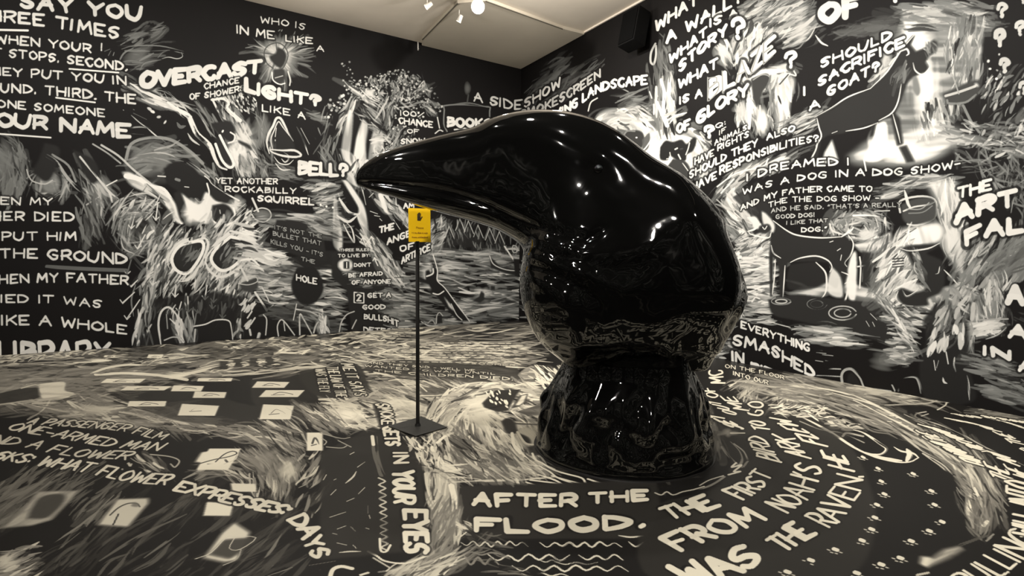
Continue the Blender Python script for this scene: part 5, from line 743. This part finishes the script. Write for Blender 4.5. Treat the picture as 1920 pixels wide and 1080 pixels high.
def child_mesh(name, V, m, parent, closed=True):
    o = V-np.array(parent.location) if parent is not None else V
    vs, f = loft(o, closed); ob = mesh_obj(name, vs, f, m, parent, smooth=True)
    bm = bmesh.new(); bm.from_mesh(ob.data); bmesh.ops.recalc_face_normals(bm, faces=bm.faces); bm.to_mesh(ob.data); bm.free(); return ob
child_mesh('bird_head', V, m_gloss, raven)
# eyes: a small bead on each side, set in its hollow
iy = int(np.argmin(((FX[:, :, 0]-1096)**2+(FX[:, :, 1]-342)**2+(np.sin(th)[None] < 0)*1e6).min(1))); jy = int(np.argmin((FX[iy, :, 0]-1096)**2+(FX[iy, :, 1]-342)**2+(np.sin(th) < 0)*1e6))
for sgn in (1, -1):
    p = V[iy, jy if sgn > 0 else (-jy) % NT_]; bm = bmesh.new(); bmesh.ops.create_uvsphere(bm, u_segments=24, v_segments=14, radius=.03)
    o = bm_obj('eye', bm, m_gloss, raven, smooth=True); o.location = Vector(p)-raven.location-Vector(fw)*(-.012*sgn)
# pedestal: bell shaped and crumpled
prof = [(0, 1.0), (.004, 1.012), (.03, 1.012), (.06, .995), (.12, .98), (.2, .955), (.28, .93), (.36, .90), (.43, .855), (.5, .80), (.56, .755), (.62, .735), (.68, .73), (.74, .725), (.79, .71), (.825, .66), (.845, .5), (.85, .1)]
zz = crom(np.array(prof), 7); tt = np.linspace(0, 2*np.pi, 288, endpoint=False); lean = (at(1190, 660)-at(1182, 660))
B = np.zeros((len(zz), 288, 3)); rs = np.random.default_rng(5)
fold = sum(a_*np.sin(k_*tt+p_) for k_, a_, p_ in zip((6, 11, 17, 25, 37), (.5, .5, .4, .3, .12), rs.random(5)*6.28))
for i, (z, r) in enumerate(zz):
    bump = np.exp(-((z-.30)/.13)**2)*.020
    fo = np.interp((tt+.12*math.sin(z*7)+.03*math.sin(z*17)) % (2*np.pi), np.append(tt, 2*np.pi), np.append(fold, fold[0]))
    nz2 = noise(tt/(2*np.pi)*105, np.full_like(tt, z*25+7))-.5; seam = 1-np.clip(np.abs((tt/(2*np.pi))-.5)*2-.96, 0, 1)*25
    rr = RB*r+bump*fo+np.exp(-((z-.22)/.16)**2)*.058*nz2*np.clip(seam, 0, 1)
    B[i] = np.stack([SC[0]+rr*np.cos(tt), SC[1]+rr*np.sin(tt), np.full_like(tt, z)], 1)+lean[None]*[1, 1, 0]*min(1, z/.8)
child_mesh('pedestal', B, m_gloss, raven)
bm = bmesh.new(); bmesh.ops.create_cone(bm, cap_ends=True, segments=96, radius1=RB*1.035, radius2=RB*1.03, depth=.006); o = bm_obj('floor_ring', bm, mat('ring_rubber', (.012, .011, .01), .4), raven); o.location = (0, 0, .0031)
# ---------------------------------------------------------------- notice stand
m_blackmetal = noisy(mat('black_powder_coat', (.012, .011, .010), .45), 60, .15); m_plate = noisy(mat('dark_steel_plate', (.035, .034, .030), .4, metal=.2), 30, .12)
sb = on_z(783.4, 801, 0); stand = empty('notice_stand', sb, 'black floor stand with a square dark base holding a small yellow notice under the beak', 'sign stand')
Dp = float(np.dot(np.array(sb)-CO, CF))
cor = [on_z(*q, 0)-sb for q in ((728, 801), (779, 820), (838, 803), (790, 783))]
bm = bmesh.new(); vs = [bm.verts.new((c.x, c.y, .002)) for c in cor]+[bm.verts.new((c.x, c.y, .012)) for c in cor]
for f in ((3, 2, 1, 0), (4, 5, 6, 7), (0, 1, 5, 4), (1, 2, 6, 5), (2, 3, 7, 6), (3, 0, 4, 7)): bm.faces.new([vs[i] for i in f])
bmesh.ops.recalc_face_normals(bm, faces=bm.faces); bm_obj('base_plate', bm, m_plate, stand, bevel=.003)
def zat(y, dx=0): return CAM_H+float((ray(783.4, y)*Dp)[2])
zb, zt = zat(454), zat(391)
bm = bmesh.new(); cyl(bm, (0, 0, .01), (0, 0, zb+.004), .0145, n=24); bm_obj('pole', bm, m_blackmetal, stand, smooth=False)
bm = bmesh.new(); cyl(bm, (0, 0, .011), (0, 0, .030), .024, .018, n=24); bm_obj('pole_collar', bm, m_blackmetal, stand)
dirc = np.array([-fw[0], -fw[1], 0]); ang = math.atan2(dirc[1], dirc[0])+math.radians(18); Ms = Matrix.Rotation(ang-math.pi/2+math.pi, 4, 'Z')
wS = 41*Dp/F_PX; hS = zt-zb; zm = (zt+zb)/2; tilt = Matrix.Rotation(math.radians(-4), 4, 'X')
pos = Vector(at(786, 422)); d_ = ray(786.3, 422)*Dp; off = Vector(CO+d_)-sb
FR = Matrix.Translation((off.x, off.y, zm)) @ Matrix.Rotation(ang+math.pi/2, 4, 'Z') @ Matrix.Translation((0, -.012, 0)) @ tilt      # local -Y faces the camera
m_yel = noisy(mat('yellow_plastic', (1., .60, .004), .45), 40, .02); m_ink = mat('dark_brown_print', (.035, .02, .006), .6); m_ink2 = mat('ochre_print', (.42, .20, .004), .6)
bm = bmesh.new(); box(bm, (0, 0, 0), (wS, .006, hS)); bm.transform(FR); bm_obj('notice_panel', bm, m_yel, stand, bevel=.001)
bm = bmesh.new(); box(bm, (0, .006, -hS/2+.012), (wS*1.02, .012, .02)); box(bm, (0, .008, -.01), (.03, .012, hS*.9)); bm.transform(FR); bm_obj('panel_bracket', bm, m_blackmetal, stand)
# small hand symbol: palm and fingers
bm = bmesh.new(); u = hS/62.
def flat(x, z, w_, h_, r_=0): box(bm, (0, 0, 0), (w_, .0012, h_), Matrix.Translation((x, -.0038, z)) @ Matrix.Rotation(r_, 4, 'Y'))
flat(-1.2*u, 12*u, 6*u, 7*u); 
for k_, (x_, h_) in enumerate(((-3.6, 6), (-2, 8), (-.4, 8.5), (1.2, 7))): flat(x_*u, (15+h_/2)*u, 1.2*u, h_*u, .05*k_)
flat(3.2*u, 13.5*u, 1.4*u, 6*u, .6); bm.transform(FR); bm_obj('hand_symbol', bm, m_ink, stand)
def text_obj(s, x, z, size, m, parent, name='lettering'):
    cu = bpy.data.curves.new(name, 'FONT'); cu.body = s; cu.size = size; cu.align_x = 'CENTER'; cu.extrude = .0004; cu.materials.append(m)
    o = bpy.data.objects.new(name, cu); C.objects.link(o); me = bpy.data.meshes.new_from_object(o); bpy.data.objects.remove(o); me.transform(FR @ Matrix.Translation((x, -.0036, z)) @ Matrix.Rotation(math.pi/2, 4, 'X'))
    o = bpy.data.objects.new(name, me); C.objects.link(o); o.parent = parent; return o
text_obj('Please', 0, -6.5*u, 5.6*u, m_ink2, stand)
for z_ in (-14.5, -22.5):
    bm = bmesh.new(); x_ = -14.5; rr_ = random.Random(int(z_*10))
    while x_ < 14: w_ = rr_.choice((.9, 1.3, 1.7)); flat((x_+w_/2)*u, (z_+rr_.uniform(-.3, .5))*u, w_*u, rr_.choice((1.8, 2.2, 3))*u); x_ += w_+rr_.choice((.4, .5, .5, 1.6))
    bm.transform(FR); bm_obj('small_print', bm, m_ink2, stand)
# ---------------------------------------------------------------- lamps on the ceiling
m_white = mat('white_enamel', (.75, .72, .66), .35); m_lens = mat('lamp_lens', (1, .95, .85), .3); b_ = m_lens.node_tree.nodes['Principled BSDF']; b_.inputs['Emission Color'].default_value = (1, .9, .75, 1); b_.inputs['Emission Strength'].default_value = 60
m_dim = mat('lamp_lens_dim', (1, .95, .85), .3); b_ = m_dim.node_tree.nodes['Principled BSDF']; b_.inputs['Emission Color'].default_value = (1, .88, .7, 1); b_.inputs['Emission Strength'].default_value = 6
def spot_fixture(p, aim, label, lens, s=1., group=None, col=None):
    p, aim = Vector(p), Vector(aim); t = empty('spotlight', (p.x, p.y, H), label, 'spotlight', group); d = (aim-p).normalized(); L = p-Vector((p.x, p.y, H)); body = col or m_white
    bm = bmesh.new(); cyl(bm, (0, 0, -.002), (0, 0, -.03), .05*s, n=20); bm_obj('ceiling_mount', bm, body, t)
    bm = bmesh.new(); cyl(bm, (0, 0, -.02), L+Vector((0, 0, .02)), .009*s, n=12); bm_obj('stem', bm, body, t)
    bm = bmesh.new(); cyl(bm, L-d*.11*s, L+d*.03*s, .038*s, .055*s, n=24); bm_obj('lamp_housing', bm, body, t)
    bm = bmesh.new(); cyl(bm, L+d*.0305*s, L+d*.034*s, .048*s, n=24); bm_obj('lens', bm, lens, t); return t
lp = on_z(896, 12, 4.9); spot_fixture(lp, (.6, .6, 1.), 'lit white spotlight glaring at the camera near the top of the ceiling', m_lens, 1.7)
lamp('POINT', 'glare_light', lp+(Vector((.6, .6, 1))-lp).normalized()*.14, 30, r=.04)
spot_fixture(on_z(801, 12, 5.0), (0, 9, 2.5), 'small white spotlight left of the glaring lamp, aimed at the left wall', m_dim, .75)
spot_fixture(on_z(861, 38, 5.0), (3, 9, 2.5), 'small white spotlight just below the glaring lamp', m_dim, .75)
# small bracket at the top edge of the left wall
bx = Vector(CO+ray(784, 83)*((Y1-.02)/ray(784, 83)[1])); br = empty('wall_bracket', (bx.x, Y1, bx.z), 'tiny white bracket hanging at the top edge of the left wall', 'bracket')
bm = bmesh.new(); box(bm, (0, -.012, -.02), (.018, .012, .17)); bm_obj('strap', bm, m_white, br, bevel=.003); bm = bmesh.new(); cyl(bm, (0, -.005, -.09), (0, -.05, -.09), .006, n=12); bm_obj('hook', bm, m_white, br)
# loudspeaker high on the right wall
def on_x(x, y, X_): d = ray(x, y); return Vector(CO+d*(X_/d[0]))
sp = on_x(1190, 62, X1-.2); spk = empty('wall_speaker', (X1, sp.y, sp.z), 'black box loudspeaker mounted high on the right wall near the ceiling', 'speaker')
m_spk = noisy(mat('black_speaker_shell', (.003, .003, .003), .8, spec=.1), 80, .2); m_grl = mat('speaker_grille', (.002, .002, .002), .9, spec=.05)
Mk = Matrix.Rotation(math.radians(12), 4, 'Y'); bm = bmesh.new(); box(bm, (-.22, 0, 0), (.24, .34, .52), Mk); bm_obj('cabinet', bm, m_spk, spk, bevel=.012)
bm = bmesh.new(); box(bm, (-.345, 0, 0), (.012, .30, .48), Mk); bm_obj('grille', bm, m_grl, spk, bevel=.003)
bm = bmesh.new(); box(bm, (-.012, 0, .02), (.02, .14, .22)); cyl(bm, (-.01, 0, .02), (-.13, 0, .02), .02, n=14); bm_obj('mounting_bracket', bm, m_spk, spk)
